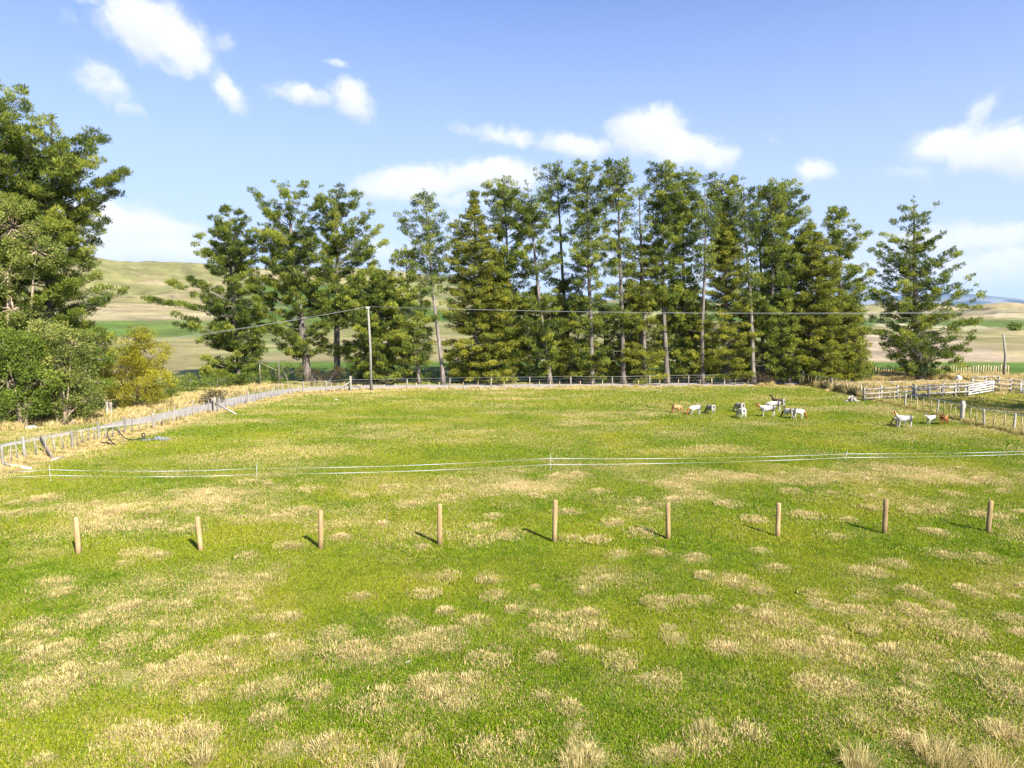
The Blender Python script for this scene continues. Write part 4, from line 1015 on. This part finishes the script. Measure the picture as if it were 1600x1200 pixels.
# extra split battens and a strainer in the left fence
for i, (px, py, h, lb) in enumerate([(168, 653, 1.2, 'left one of two grey posts standing on the far verge'), (174, 653, 1.12, 'right one of two grey posts standing on the far verge')]):
    p = gb(px, py); o = link('old_post', post_mesh('old_post', .10, h, M_OLDWOOD, 8), None, p); tagit(o, lb, 'post')
p = gb(336, 646); st = empty('strainer_post', p, 'leaning strainer post with a diagonal stay at the fence kink', 'post')
link('post', post_mesh('strainer', .13, 1.15, M_OLDWOOD, 8), st)
mb = MB(); mb.plank((.1, -.1, .75), (2.0, -1.0, .03), .10, .08); link('stay', mb.mesh('stay', M_OLDWOOD), st)
p = gb(548, 612); st = empty('strainer_post', p, 'grey end strainer left of the power pole', 'post')
link('post', post_mesh('strainer', .12, 1.45, M_OLDWOOD, 8), st)
mb = MB(); mb.plank((-.1, 0, .9), (-1.4, 0, .05), .09, .08); link('stay', mb.mesh('stay', M_OLDWOOD), st)
for px, py, lb in ((1254, 600.5, 'thick corner strainer where back and right fences meet'), (1503, 657, 'thick grey strainer in the right-hand fence')):
    o = link('strainer_post', post_mesh('strainer', .14, 1.35, M_OLDWOOD, 8), None, gb(px, py)); tagit(o, lb, 'post')

# fence beyond the trees, small posts
def far_fence(a, b, n, label, seed):
    rd = random.Random(seed); O = a.copy(); root = empty('far_fence', (O.x, O.y, 0), label, 'fence')
    pm = square_mesh('post', .09, .09, 1.1, M_BATTEN); pts = []
    for i in range(n):
        p = a.lerp(b, i / (n - 1)); z = zt(p); o = link('post', pm, root, (p.x - O.x, p.y - O.y, z)); o.scale = (1, 1, rd.uniform(.85, 1.1)); o.rotation_euler = (0, rd.gauss(0, .03), 0)
        pts.append(Vector((p.x - O.x, p.y - O.y, z + 1.0)))
    link('top_wire', wire_mesh(pts, .012, M_WIRE, 0, 1), root)
far_fence(gp(640, 587.5), gp(735, 587.5), 34, 'row of small posts in the field behind the thin leaning pine', 1)
far_fence(gp(1335, 587), gp(1575, 586), 62, 'low fence across the field behind the lone pine', 2)

# nine new posts
NP = [(123, 869, 810, 0), (314, 863, 808, 0), (501, 857, 798, 0), (687, 852, 788, 1), (866, 846, 782, 2), (1044, 844, 787, 3), (1215, 838, 787, 2), (1382, 833, 781, 4), (1544, 831, 783, 3)]
words = ['leftmost', 'second from the left', 'third from the left', 'fourth from the left', 'middle, fifth', 'sixth from the left', 'third from the right', 'second from the right', 'rightmost']
rd = random.Random(3)
for i, (px, py, ty, ln) in enumerate(NP):
    p = gb(px, py); top = at(px + ln, ty, p.y); h = top.z - p.z
    p.z -= .0
    o = link('fence_post', post_mesh('new_post', .078, h + .02, M_NEWWOOD, 14, .95), None, p)
    o.rotation_euler = (rd.gauss(0, .01), math.atan2(top.x - p.x, h), rd.uniform(0, 6))
    tagit(o, 'new round timber post standing in the near grass, %s of the nine' % words[i], 'post', 'row of new fence posts')

# electric tape fence
def electric():
    root = empty('electric_fence', (0, 0, 0), 'temporary electric fence of two white tapes on thin pigtail standards', 'fence')
    S = [(-90, 754, 731), (79, 754, 729), (401, 751, 727), (860, 735, 711), (1320, 722, 706), (1720, 709, 697)]
    up = []; lo = []
    for i, (px, py, ty) in enumerate(S):
        p = gb(px, py); t = at(px + (-2 if i == 1 else 4 if i == 4 else 0), ty, p.y)
        if 0 < i < 5:
            mb = MB(); mb.tube([(0, 0, -.1), tuple((t - p) * .5), tuple(t - p)], .009, 5)
            d = t - p
            mb.tube([tuple(d + Vector((math.cos(a) * .03, 0, .03 + math.sin(a) * .03))) for a in np.linspace(-1.57, 3.6, 8)], .006, 4)
            mb.tube([tuple(d * .05 + Vector((x, 0, 0))) for x in (-.07, .07)], .007, 4)
            o = link('standard', mb.mesh('standard', M_WHITE), root, p)
        up.append(p.lerp(t, .80)); lo.append(p.lerp(t, .42))
    for name, pts, sg in (('upper_tape', up, .10), ('lower_tape', lo, .08)):
        P = []
        for a, b in zip(pts[:-1], pts[1:]):
            for j in range(24):
                t = j / 24; q = a.lerp(b, t); q.z -= 4 * sg * t * (1 - t); P.append(q)
        P.append(pts[-1]); V = []; n = len(P)
        for j, q in enumerate(P):      # a flat tape that twists along its length
            tw = math.sin(j * .35) * 1.4; w = .008
            V += [(q.x, q.y - math.sin(tw) * w, q.z - math.cos(tw) * w), (q.x, q.y + math.sin(tw) * w, q.z + math.cos(tw) * w)]
        Q = [(2 * j, 2 * j + 2, 2 * j + 3, 2 * j + 1) for j in range(n - 1)]
        o = link(name, mesh_np(name, V, Q, [M_TAPE], quads=True), root)
        sm = o.modifiers.new('thick', 'SOLIDIFY'); sm.thickness = .003
electric()

# stockyard rails and gates
def rail_fence(a, b, n, h, label, rails=3, mat=M_RAIL, pr=.09, seed=0):
    rd = random.Random(seed); O = Vector((a.x, a.y, 0)); root = empty('rail_fence', O, label, 'fence', 'stockyard rail fences')
    pm = square_mesh('post', pr * 1.6, pr * 1.6, 1.0, M_OLDWOOD); d = b - a
    for i in range(n):
        p = a.lerp(b, i / (n - 1)); z = zt(p); o = link('post', pm, root, (p.x - O.x, p.y - O.y, z)); o.scale = (1, 1, h * rd.uniform(1.02, 1.12)); o.rotation_euler = (0, 0, math.atan2(d.y, d.x) + rd.uniform(-.1, .1))
    nrm = Vector((d.y, -d.x, 0)).normalized() * (pr * .8 + .03)
    if nrm.y > 0: nrm = -nrm
    for i in range(n - 1):
        p = a.lerp(b, i / (n - 1)) - O; q = a.lerp(b, (i + 1) / (n - 1)) - O
        for k in range(rails):
            z = h * (k + 1) / rails - .08; mb = MB()
            mb.plank(tuple(p + nrm + Vector((0, 0, z + rd.uniform(-.02, .02)))), tuple(q + nrm + Vector((0, 0, z + rd.uniform(-.02, .02)))), .15, .045)
            link('rail', mb.mesh('rail', mat), root)
rail_fence(gp(1350, 628), gp(1519, 615), 8, 1.1, 'long weathered rail fence running back from the paddock corner to the gates', 3, seed=1)
rail_fence(gp(1430, 624), gp(1512, 619), 5, 1.0, 'short shaded rail fence in front of the long one', 2, M_OLDWOOD, seed=2)
rail_fence(gp(1552, 612), gp(1660, 612), 5, 1.15, 'pale rail fence at the right edge beyond the open gate', 3, seed=3)
rail_fence(gp(1519, 606), gp(1560, 604), 3, 1.1, 'far pale rail fence behind the open white gate', 3, seed=4)


def gate(a, b, h, label, tilt=0.0):
    O = Vector((a.x, a.y, zt(a))); root = empty('farm_gate', O, label, 'gate', 'white farm gates'); d = (b - a); d.z = 0
    tz = Vector((0, 0, tilt))
    for k in range(5):
        z = .14 + (h - .2) * k / 4; mb = MB(); mb.plank((0, 0, z), tuple(d + Vector((0, 0, z)) + tz), .10, .035); link('bar', mb.mesh('bar', M_WHITE), root)
    for t in (0, .5, 1):
        mb = MB(); c = d * t + tz * t; mb.plank((c.x, c.y - .04, .06), (c.x, c.y - .04, h + tz.z * t), .09, .04, (1, 0, 0)); link('upright', mb.mesh('upright', M_WHITE), root)
    mb = MB(); mb.plank((0, -.05, .14), (d.x, d.y - .05, h - .06 + tilt), .09, .03); link('brace', mb.mesh('brace', M_WHITE), root)
gate(gp(1508, 619), gp(1551, 613.5), 1.05, 'sagging white wooden gate standing half open in the stockyard', .12)
gate(gp(1594, 615), gp(1640, 615), 1.1, 'white gate cut off by the right edge of the photo')

# ------------------------------------------------------------------ power poles and lines
def pole(px, py, tpx, tpy, label, arm=True, r=.13):
    p = gb(px, py); t = at(tpx, tpy, p.y); h = t.z - p.z
    root = empty('power_pole', p, label, 'pole', 'power poles')
    mb = MB(); mb.tube([(0, 0, -.2), (0, 0, h * .5), (t.x - p.x, 0, h)], [r, r * .85, r * .65], 10); link('shaft', mb.mesh('shaft', plain_mat('pole_concrete', (.30, .28, .24), .9, 0, .2, 4)), root)
    if arm:
        mb = MB(); mb.plank((t.x - p.x, -.75, h - .18), (t.x - p.x, .75, h - .18), .09, .09); link('crossarm', mb.mesh('arm', M_OLDWOOD), root)
        for y in (-.6, .6):
            mb = MB(); mb.tube([(0, 0, 0), (0, 0, .06), (0, 0, .10), (0, 0, .15)], [.03, .05, .04, .02], 8); o = link('insulator', mb.mesh('ins', M_WHITE), root, (t.x - p.x, y, h - .135))
    return p, t
p1, t1 = pole(580, 610, 575, 479, 'tall slim power pole by the fence bend', True)
p2, t2 = pole(1568.5, 592, 1568, 522, 'short grey pole at the right edge beyond the stockyard', False, .15)
for k, yo in enumerate((-.6, .6)):
    a = t1 + Vector((0, yo, 0))
    e = at(1700, 484 + k * 2.2, 60); m = a.lerp(e, .5)
    P = []
    for i in range(41):
        s = i / 40; q = a.lerp(e, s); q.z -= 4 * .42 * s * (1 - s); P.append(tuple(q))
    mb = MB(); mb.tube(P, .011, 5, False)
    o = link('power_line', mb.mesh('line', M_CABLE), None); tagit(o, ('nearer' if k == 0 else 'farther') + ' of two power wires crossing in front of the pines to the right', 'wire', 'power wires')
    e = at(-350, 600 - k * 8, 38); P = []
    for i in range(41):
        s = i / 40; q = a.lerp(e, s); q.z -= 4 * .55 * s * (1 - s); P.append(tuple(q))
    mb = MB(); mb.tube(P, .010, 5, False)
    o = link('power_line', mb.mesh('line', M_CABLE), None); tagit(o, ('nearer' if k == 0 else 'farther') + ' of two power wires descending left from the slim pole', 'wire', 'power wires')

# ------------------------------------------------------------------ goats
def goat_mat(name, c): return plain_mat(name, c, .9, 0, .12, 30)
G_WHITE = goat_mat('white_coat', (.58, .54, .46)); G_BROWN = goat_mat('chestnut_coat', (.36, .13, .04)); G_GREY = goat_mat('grey_coat', (.34, .31, .27))
G_DARK = goat_mat('dark_coat', (.07, .045, .03)); G_TAN = goat_mat('tan_coat', (.50, .26, .11)); G_HORN = goat_mat('horn', (.25, .20, .15))


def goat(px, py, heading, pose, body, head, label, size=1.0, rump=None):
    """heading: degrees, 0 = facing right in the picture, 180 = left, 90 = away"""
    p = gb(px, py); root = empty('goat', p, label, 'goat', 'goats grazing in the far paddock'); root.rotation_euler = (0, 0, math.radians(heading)); root.scale = (size,) * 3
    if pose == 'graze':
        neck = [(.38, 0, .62), (.50, 0, .50), (.60, 0, .30)]; hd = [(.63, 0, .22), (.69, 0, .12), (.73, 0, .05)]
    elif pose == 'alert':
        neck = [(.38, 0, .70), (.47, 0, .84), (.52, 0, .97)]; hd = [(.56, 0, 1.03), (.65, 0, .99), (.74, 0, .93)]
    else:
        neck = [(.40, 0, .66), (.52, 0, .74), (.60, 0, .82)]; hd = [(.65, 0, .85), (.74, 0, .80), (.82, 0, .74)]
    V = [(-.36, 0, .62), (-.20, 0, .60), (.0, 0, .58), (.22, 0, .59)] + neck + hd
    R = [(.16, .16), (.19, .20), (.20, .225), (.18, .20), (.11, .12), (.075, .085), (.06, .065), (.062, .066), (.045, .048), (.03, .03)]
    E = [(i, i + 1) for i in range(len(V) - 1)]
    rg = random.Random(int(px))
    for sx, at_i, yy in ((-.34, 0, .10), (-.34, 0, -.10), (.24, 3, .09), (.24, 3, -.09)):
        n = len(V); st = rg.uniform(-.08, .08)
        if sx < 0: L_ = [(sx - .02, yy, .44), (sx - .08 + st * .6, yy, .27), (sx - .02 + st, yy, .12), (sx + st, yy, .02)]; rr = [(.07, .07), (.034, .036), (.024, .024), (.028, .026)]
        else: L_ = [(sx, yy, .42), (sx + .01 + st * .5, yy, .26), (sx + st, yy, .13), (sx + .01 + st, yy, .02)]; rr = [(.055, .055), (.034, .034), (.023, .023), (.028, .026)]
        V += L_; R += rr; E += [(at_i, n), (n, n + 1), (n + 1, n + 2), (n + 2, n + 3)]
    n = len(V); V += [(-.47, 0, .70), (-.52, 0, .76)]; R += [(.04, .03), (.02, .02)]; E += [(0, n), (n, n + 1)]
    me = bpy.data.meshes.new('skeleton'); me.from_pydata(V, E, []); o = bpy.data.objects.new('tmp', me); C.objects.link(o)
    sk = o.modifiers.new('skin', 'SKIN'); 
    for i, r in enumerate(R): me.skin_vertices[0].data[i].radius = r; me.skin_vertices[0].data[i].use_root = (i == 1)
    o.modifiers.new('sub', 'SUBSURF').levels = 1
    dg = bpy.context.evaluated_depsgraph_get(); m2 = bpy.data.meshes.new_from_object(o.evaluated_get(dg)); bpy.data.objects.remove(o)
    m2.materials.clear(); m2.materials.append(body); m2.materials.append(head); m2.materials.append(rump or body)
    for f in m2.polygons:
        c = f.center; f.use_smooth = True
        nx = {'graze': .44, 'alert': .44, 'stand': .50}[pose]
        f.material_index = 1 if (c.x > nx and (pose == 'graze' or c.z > .62)) else (2 if c.x < -.2 and c.z > .3 else 0)
    link('body', m2, root)
    hx, hy, hz = hd[0]
    for s in (-1, 1):
        mb = MB(); mb.tube([(hx - .01, s * .03, hz + .04), (hx - .06, s * .05, hz + .12), (hx - .13, s * .07, hz + .15)], [.018, .013, .005], 5); link('horn', mb.mesh('horn', G_HORN), root)
        mb = MB(); mb.tube([(hx, s * .05, hz + .02), (hx - .01, s * .12, hz - .01), (hx, s * .15, hz - .07)], [.015, .028, .008], 5); link('ear', mb.mesh('ear', head), root)


goat(1057, 646, 20, 'graze', G_TAN, G_TAN, 'small tan goat at the far left of the herd', .82)
goat(1085, 649, 195, 'graze', G_WHITE, G_BROWN, 'white goat with a brown head grazing, second from the left of the herd', .95)
goat(1110, 647, 110, 'graze', G_GREY, G_DARK, 'grey goat seen from behind, left of the pair in line', .9)
goat(1155, 645, 112, 'graze', G_GREY, G_GREY, 'grey goat behind the white one of the pair in line', .95)
goat(1158, 654, 100, 'graze', G_WHITE, G_GREY, 'white goat seen from the rear in front of the grey one', .95)
goat(1199, 652, 168, 'stand', G_WHITE, G_BROWN, 'white goat with a brown head looking left, in front of the group of three', 1.05)
goat(1208, 644, 160, 'graze', G_WHITE, G_WHITE, 'plain white goat between the brown-headed one and the dark one', 1.05)
goat(1216, 640, 140, 'alert', G_DARK, G_DARK, 'dark brown goat with its head raised at the back of the group', 1.0, G_GREY)
goat(1232, 654, 118, 'graze', G_WHITE, G_DARK, 'white goat with a dark head grazing away from the camera', .92, G_GREY)
goat(1248, 655, 15, 'graze', G_WHITE, G_BROWN, 'white goat with a brown head and neck grazing to the right', .95)
goat(1412, 667, 165, 'alert', G_WHITE, G_TAN, 'large white goat with a tan face standing with head up, nearest the camera', 1.02)
goat(1406, 664, 175, 'graze', G_GREY, G_DARK, 'grey goat half hidden behind the large white one', .85)
goat(1454, 662, 205, 'stand', G_WHITE, G_WHITE, 'all white goat in front of the right-hand fence', .78)
goat(1475, 663, 35, 'graze', G_BROWN, G_BROWN, 'chestnut goat grazing toward the fence beside the all white one', .82)

# ------------------------------------------------------------------ small things
def rock(px, py, s, label, seed, mat=M_STONE, name='stone', cat='stone', group=None, flat=.6):
    import bmesh
    bm = bmesh.new(); bmesh.ops.create_icosphere(bm, subdivisions=2, radius=s); r_ = random.Random(seed)
    ph = [r_.uniform(0, 6) for _ in range(6)]
    for v in bm.verts:
        c = v.co / s; k = 1 + .22 * math.sin(c.x * 3 + ph[0]) * math.cos(c.y * 3 + ph[1]) + .12 * math.sin(c.z * 6 + ph[2]) + r_.uniform(-.05, .05)
        v.co = Vector((v.co.x * k * 1.2, v.co.y * k, max(-.3 * s, v.co.z * k * flat)))
    me = bpy.data.meshes.new('stone'); bm.to_mesh(me); bm.free(); me.materials.append(mat)
    o = link(name, me, None, gb(px, py)); tagit(o, label, cat, group)
rock(639, 1036, .07, 'small pale stone in the near grass left of centre', 1)
rock(336, 1024, .06, 'white stone in the near grass on the left', 2, M_WHITE)
rock(48, 668, .35, 'grey stone at the foot of the gum trees, rightmost of two', 3)
rock(82, 664, .30, 'pale boulder between the gum stems and the verge', 4)
rock(118, 661, .55, 'largest pale rock heap under the young trees', 5, flat=.5)
rock(455, 626, .3, 'flat pale slab lying inside the paddock near the fence', 6, flat=.2)
rock(525, 625, .16, 'small brown clod inside the paddock corner', 7)
# stump
p = gb(1331, 628); st = empty('tree_stump', p, 'splintered tree stump by the rushes in the paddock', 'stump')
for i in range(6):
    mb = MB(); a = i * 1.05; mb.tube([(math.cos(a) * .38, math.sin(a) * .28, -.05), (math.cos(a) * .22, math.sin(a) * .18, .25), (math.cos(a) * .12, math.sin(a) * .10, .42 + .12 * math.sin(i * 2.3))], [.16, .13, .06], 7); link('splinter', mb.mesh('splinter', M_OLDWOOD if i % 2 else M_BARK), st)
mb = MB(); mb.tube([(-.75, -.1, .02), (-.3, 0, .1), (0, 0, .12)], [.04, .08, .1], 6); mb.tube([(.8, -.1, .02), (.35, 0, .1), (0, 0, .12)], [.04, .08, .1], 6); link('root', mb.mesh('root', M_OLDWOOD), st)
# black hose
P = [(141, 703), (150, 695), (160, 692), (172, 694), (178, 696)]
def hose(pp, label, hs):
    pts = [gp(a, b) for a, b in pp]; pts = [Vector((q.x, q.y, h)) for q, h in zip([gp(a, b) for a, b in pp], hs)]
    S = []
    for i in range(len(pts) - 1):
        p0 = pts[max(0, i - 1)]; p1_ = pts[i]; p2_ = pts[i + 1]; p3 = pts[min(len(pts) - 1, i + 2)]
        for j in range(6):
            t = j / 6; S.append(tuple(.5 * ((2 * p1_) + (-p0 + p2_) * t + (2 * p0 - 5 * p1_ + 4 * p2_ - p3) * t * t + (-p0 + 3 * p1_ - 3 * p2_ + p3) * t ** 3)))
    mb = MB(); mb.tube(S, .028, 6); tagit(link('water_pipe', mb.mesh('pipe', M_PIPE)), label, 'pipe')
# the loop stands up out of the grass: heights above the ground along its run at the fence foot
def hose_at(pts, label):
    S0 = [at(px, py, Y) for px, py, Y in pts]; S = []
    for i in range(len(S0) - 1):
        p0 = S0[max(0, i - 1)]; a = S0[i]; b_ = S0[i + 1]; p3 = S0[min(len(S0) - 1, i + 2)]
        for j in range(6):
            t = j / 6; S.append(tuple(.5 * ((2 * a) + (-p0 + b_) * t + (2 * p0 - 5 * a + 4 * b_ - p3) * t * t + (-p0 + 3 * a - 3 * b_ + p3) * t ** 3)))
    mb = MB(); mb.tube(S, .03, 6); tagit(link('water_pipe', mb.mesh('pipe', M_PIPE)), label, 'pipe')
Yh = gp(160, 697).y
hose_at([(141, 704, Yh - .4), (147, 697, Yh), (156, 692, Yh), (166, 692, Yh), (176, 695.5, Yh)], 'short end of black water pipe in the fence-side grass')
hose_at([(182, 696, Yh), (174, 690, Yh + .1), (168, 680, Yh + .2), (170, 671, Yh + .3), (177, 669, Yh + .4), (186, 675, Yh + .5), (194, 684, Yh + .7), (204, 687, Yh + 1), (214, 686, Yh + 1.2), (223, 684, Yh + 1.4), (227, 680, Yh + 1.5), (224, 677, Yh + 1.5), (221, 681, Yh + 1.5), (226, 685, Yh + 1.4), (218, 689, Yh + 1.2)], 'long black water pipe rising in a loop beside the left fence')
# crumpled netting
p = gb(244, 690); V = []; r_ = np.random.default_rng(3)
gx, gy = np.meshgrid(np.linspace(-.75, .75, 22), np.linspace(-.35, .35, 12), indexing='ij')
gz = .05 + .25 * np.abs(vnoise(gx * 4 + 3, gy * 5, 4) - .3) * (1 - (gx / .8) ** 2); idx = np.arange(gx.size).reshape(gx.shape)
Q = np.stack([idx[:-1, :-1].ravel(), idx[1:, :-1].ravel(), idx[1:, 1:].ravel(), idx[:-1, 1:].ravel()], 1); Q = Q[r_.uniform(0, 1, len(Q)) < .7]
o = link('netting', mesh_np('netting', np.stack([gx.ravel(), gy.ravel(), gz.ravel()], 1), Q, [plain_mat('faded_blue_netting', (.24, .26, .25), .7, 0, .15)], quads=True), None, p)
o.modifiers.new('thick', 'SOLIDIFY').thickness = .006
tagit(o, 'crumpled grey-blue netting lying at the end of the black pipe', 'netting')
# planks at the left fence
def loose_plank(a, b, w, t, label, mat=M_OLDWOOD, za=.05, zb=.05):
    A = gb(*a); B = gb(*b); mb = MB(); O = A.copy(); mb.plank((0, 0, za), tuple(B - A + Vector((0, 0, zb))), w, t, (0, 0, 1)); tagit(link('plank', mb.mesh('plank', mat), None, O), label, 'plank')
loose_plank((4, 731), (49, 736), .16, .05, 'long pale plank lying at the foot of the fence by the left edge', M_WHITE, .14, .05)
loose_plank((80, 722), (100, 716), .14, .05, 'short pale plank in the dry grass below the tilted board')
loose_plank((64, 708), (82, 719), .30, .04, 'dark tilted board leaning in the dry grass', M_BARK, .75, .05)
# timber frame / old gate between the first two pines
p = gb(430, 604); O = p; rt = empty('timber_frame', O, 'pale collapsed timber frame between the first two pines', 'gate')
for a_, b_ in (((-1.6, 0, 2.5), (.4, 0, 2.5)), ((-1.6, 0, 2.45), (.2, 0, 1.6)), ((-1.5, .1, 0), (-1.5, .1, 2.6)), ((.4, .1, 0), (.4, .1, 2.55))):
    mb = MB(); mb.plank(a_, b_, .11, .05, (0, 1, 0)); link('beam', mb.mesh('beam', M_RAIL), rt)
# white drum by the far fence
p = gb(1498, 597); rt = empty('white_drum', p, 'white plastic drum standing in dry grass right of the lone pine', 'drum')
mb = MB(); mb.tube([(0, 0, 0), (0, 0, .05), (0, 0, .5), (0, 0, .62), (.03, 0, .70)], [.26, .30, .30, .25, .12], 14); link('barrel', mb.mesh('barrel', M_WHITE, True), rt)
mb = MB(); mb.tube([(.05, 0, .68), (.06, 0, .76)], [.06, .055], 8); link('cap', mb.mesh('cap', M_PIPE), rt)
# tall pale grass tufts at the bottom edge
for i, (px, py, h, w, lb) in enumerate([(315, 1193, .62, .20, 'thin upright straw tuft at the bottom left'), (608, 1212, .60, .30, 'spiky straw tuft left of the bottom centre'), (1105, 1150, .42, .24, 'loose straw tuft right of the bottom centre'),
                                        (1342, 1206, .80, .32, 'tall yellow straw tuft, left of three at the bottom right'), (1470, 1190, .70, .46, 'widest yellow straw tuft at the bottom right'), (1552, 1208, .72, .32, 'yellow straw tuft nearest the bottom right corner'),
                                        (1357, 993, .34, .16, 'small upright brown tuft standing alone'), (905, 1200, .45, .42, 'broad straw tuft at the bottom centre'), (1565, 1150, .5, .3, 'straw tuft at the right edge')]):
    V, T, rv, hv = blades(int(900 * w), w * .75, h * .2, h * .72, .009, 1.3, 900 + i, mound=.06, flop=.6)
    o = link('straw_tuft', mesh_np('straw_tuft', V, T, [M_DRYW], attrs={'tone': ('FLOAT', np.clip(rv * .8 + .2, 0, 1))}), None, gb(px, py)); tagit(o, lb, 'grass tuft', 'tall straw tufts')

# ------------------------------------------------------------------ air
def haze():
    mb = MB(); x0, x1, y0, y1, z0, z1 = -13000, 14500, -13000, 13000, -60, 480
    mb.box(((x0 + x1) / 2, (y0 + y1) / 2, (z0 + z1) / 2), (x1 - x0, y1 - y0, z1 - z0))
    m = bpy.data.materials.new('haze'); m.use_nodes = True; N = m.node_tree.nodes; N.remove(N['Principled BSDF'])
    v = N.new('ShaderNodeVolumePrincipled'); v.inputs['Color'].default_value = (.50, .72, 1.0, 1); v.inputs['Density'].default_value = 4.2e-5; v.inputs['Anisotropy'].default_value = 0.0
    m.node_tree.links.new(v.outputs[0], N['Material Output'].inputs['Volume'])
    o = link('haze', mb.mesh('haze', m)); o['kind'] = 'stuff'
haze()
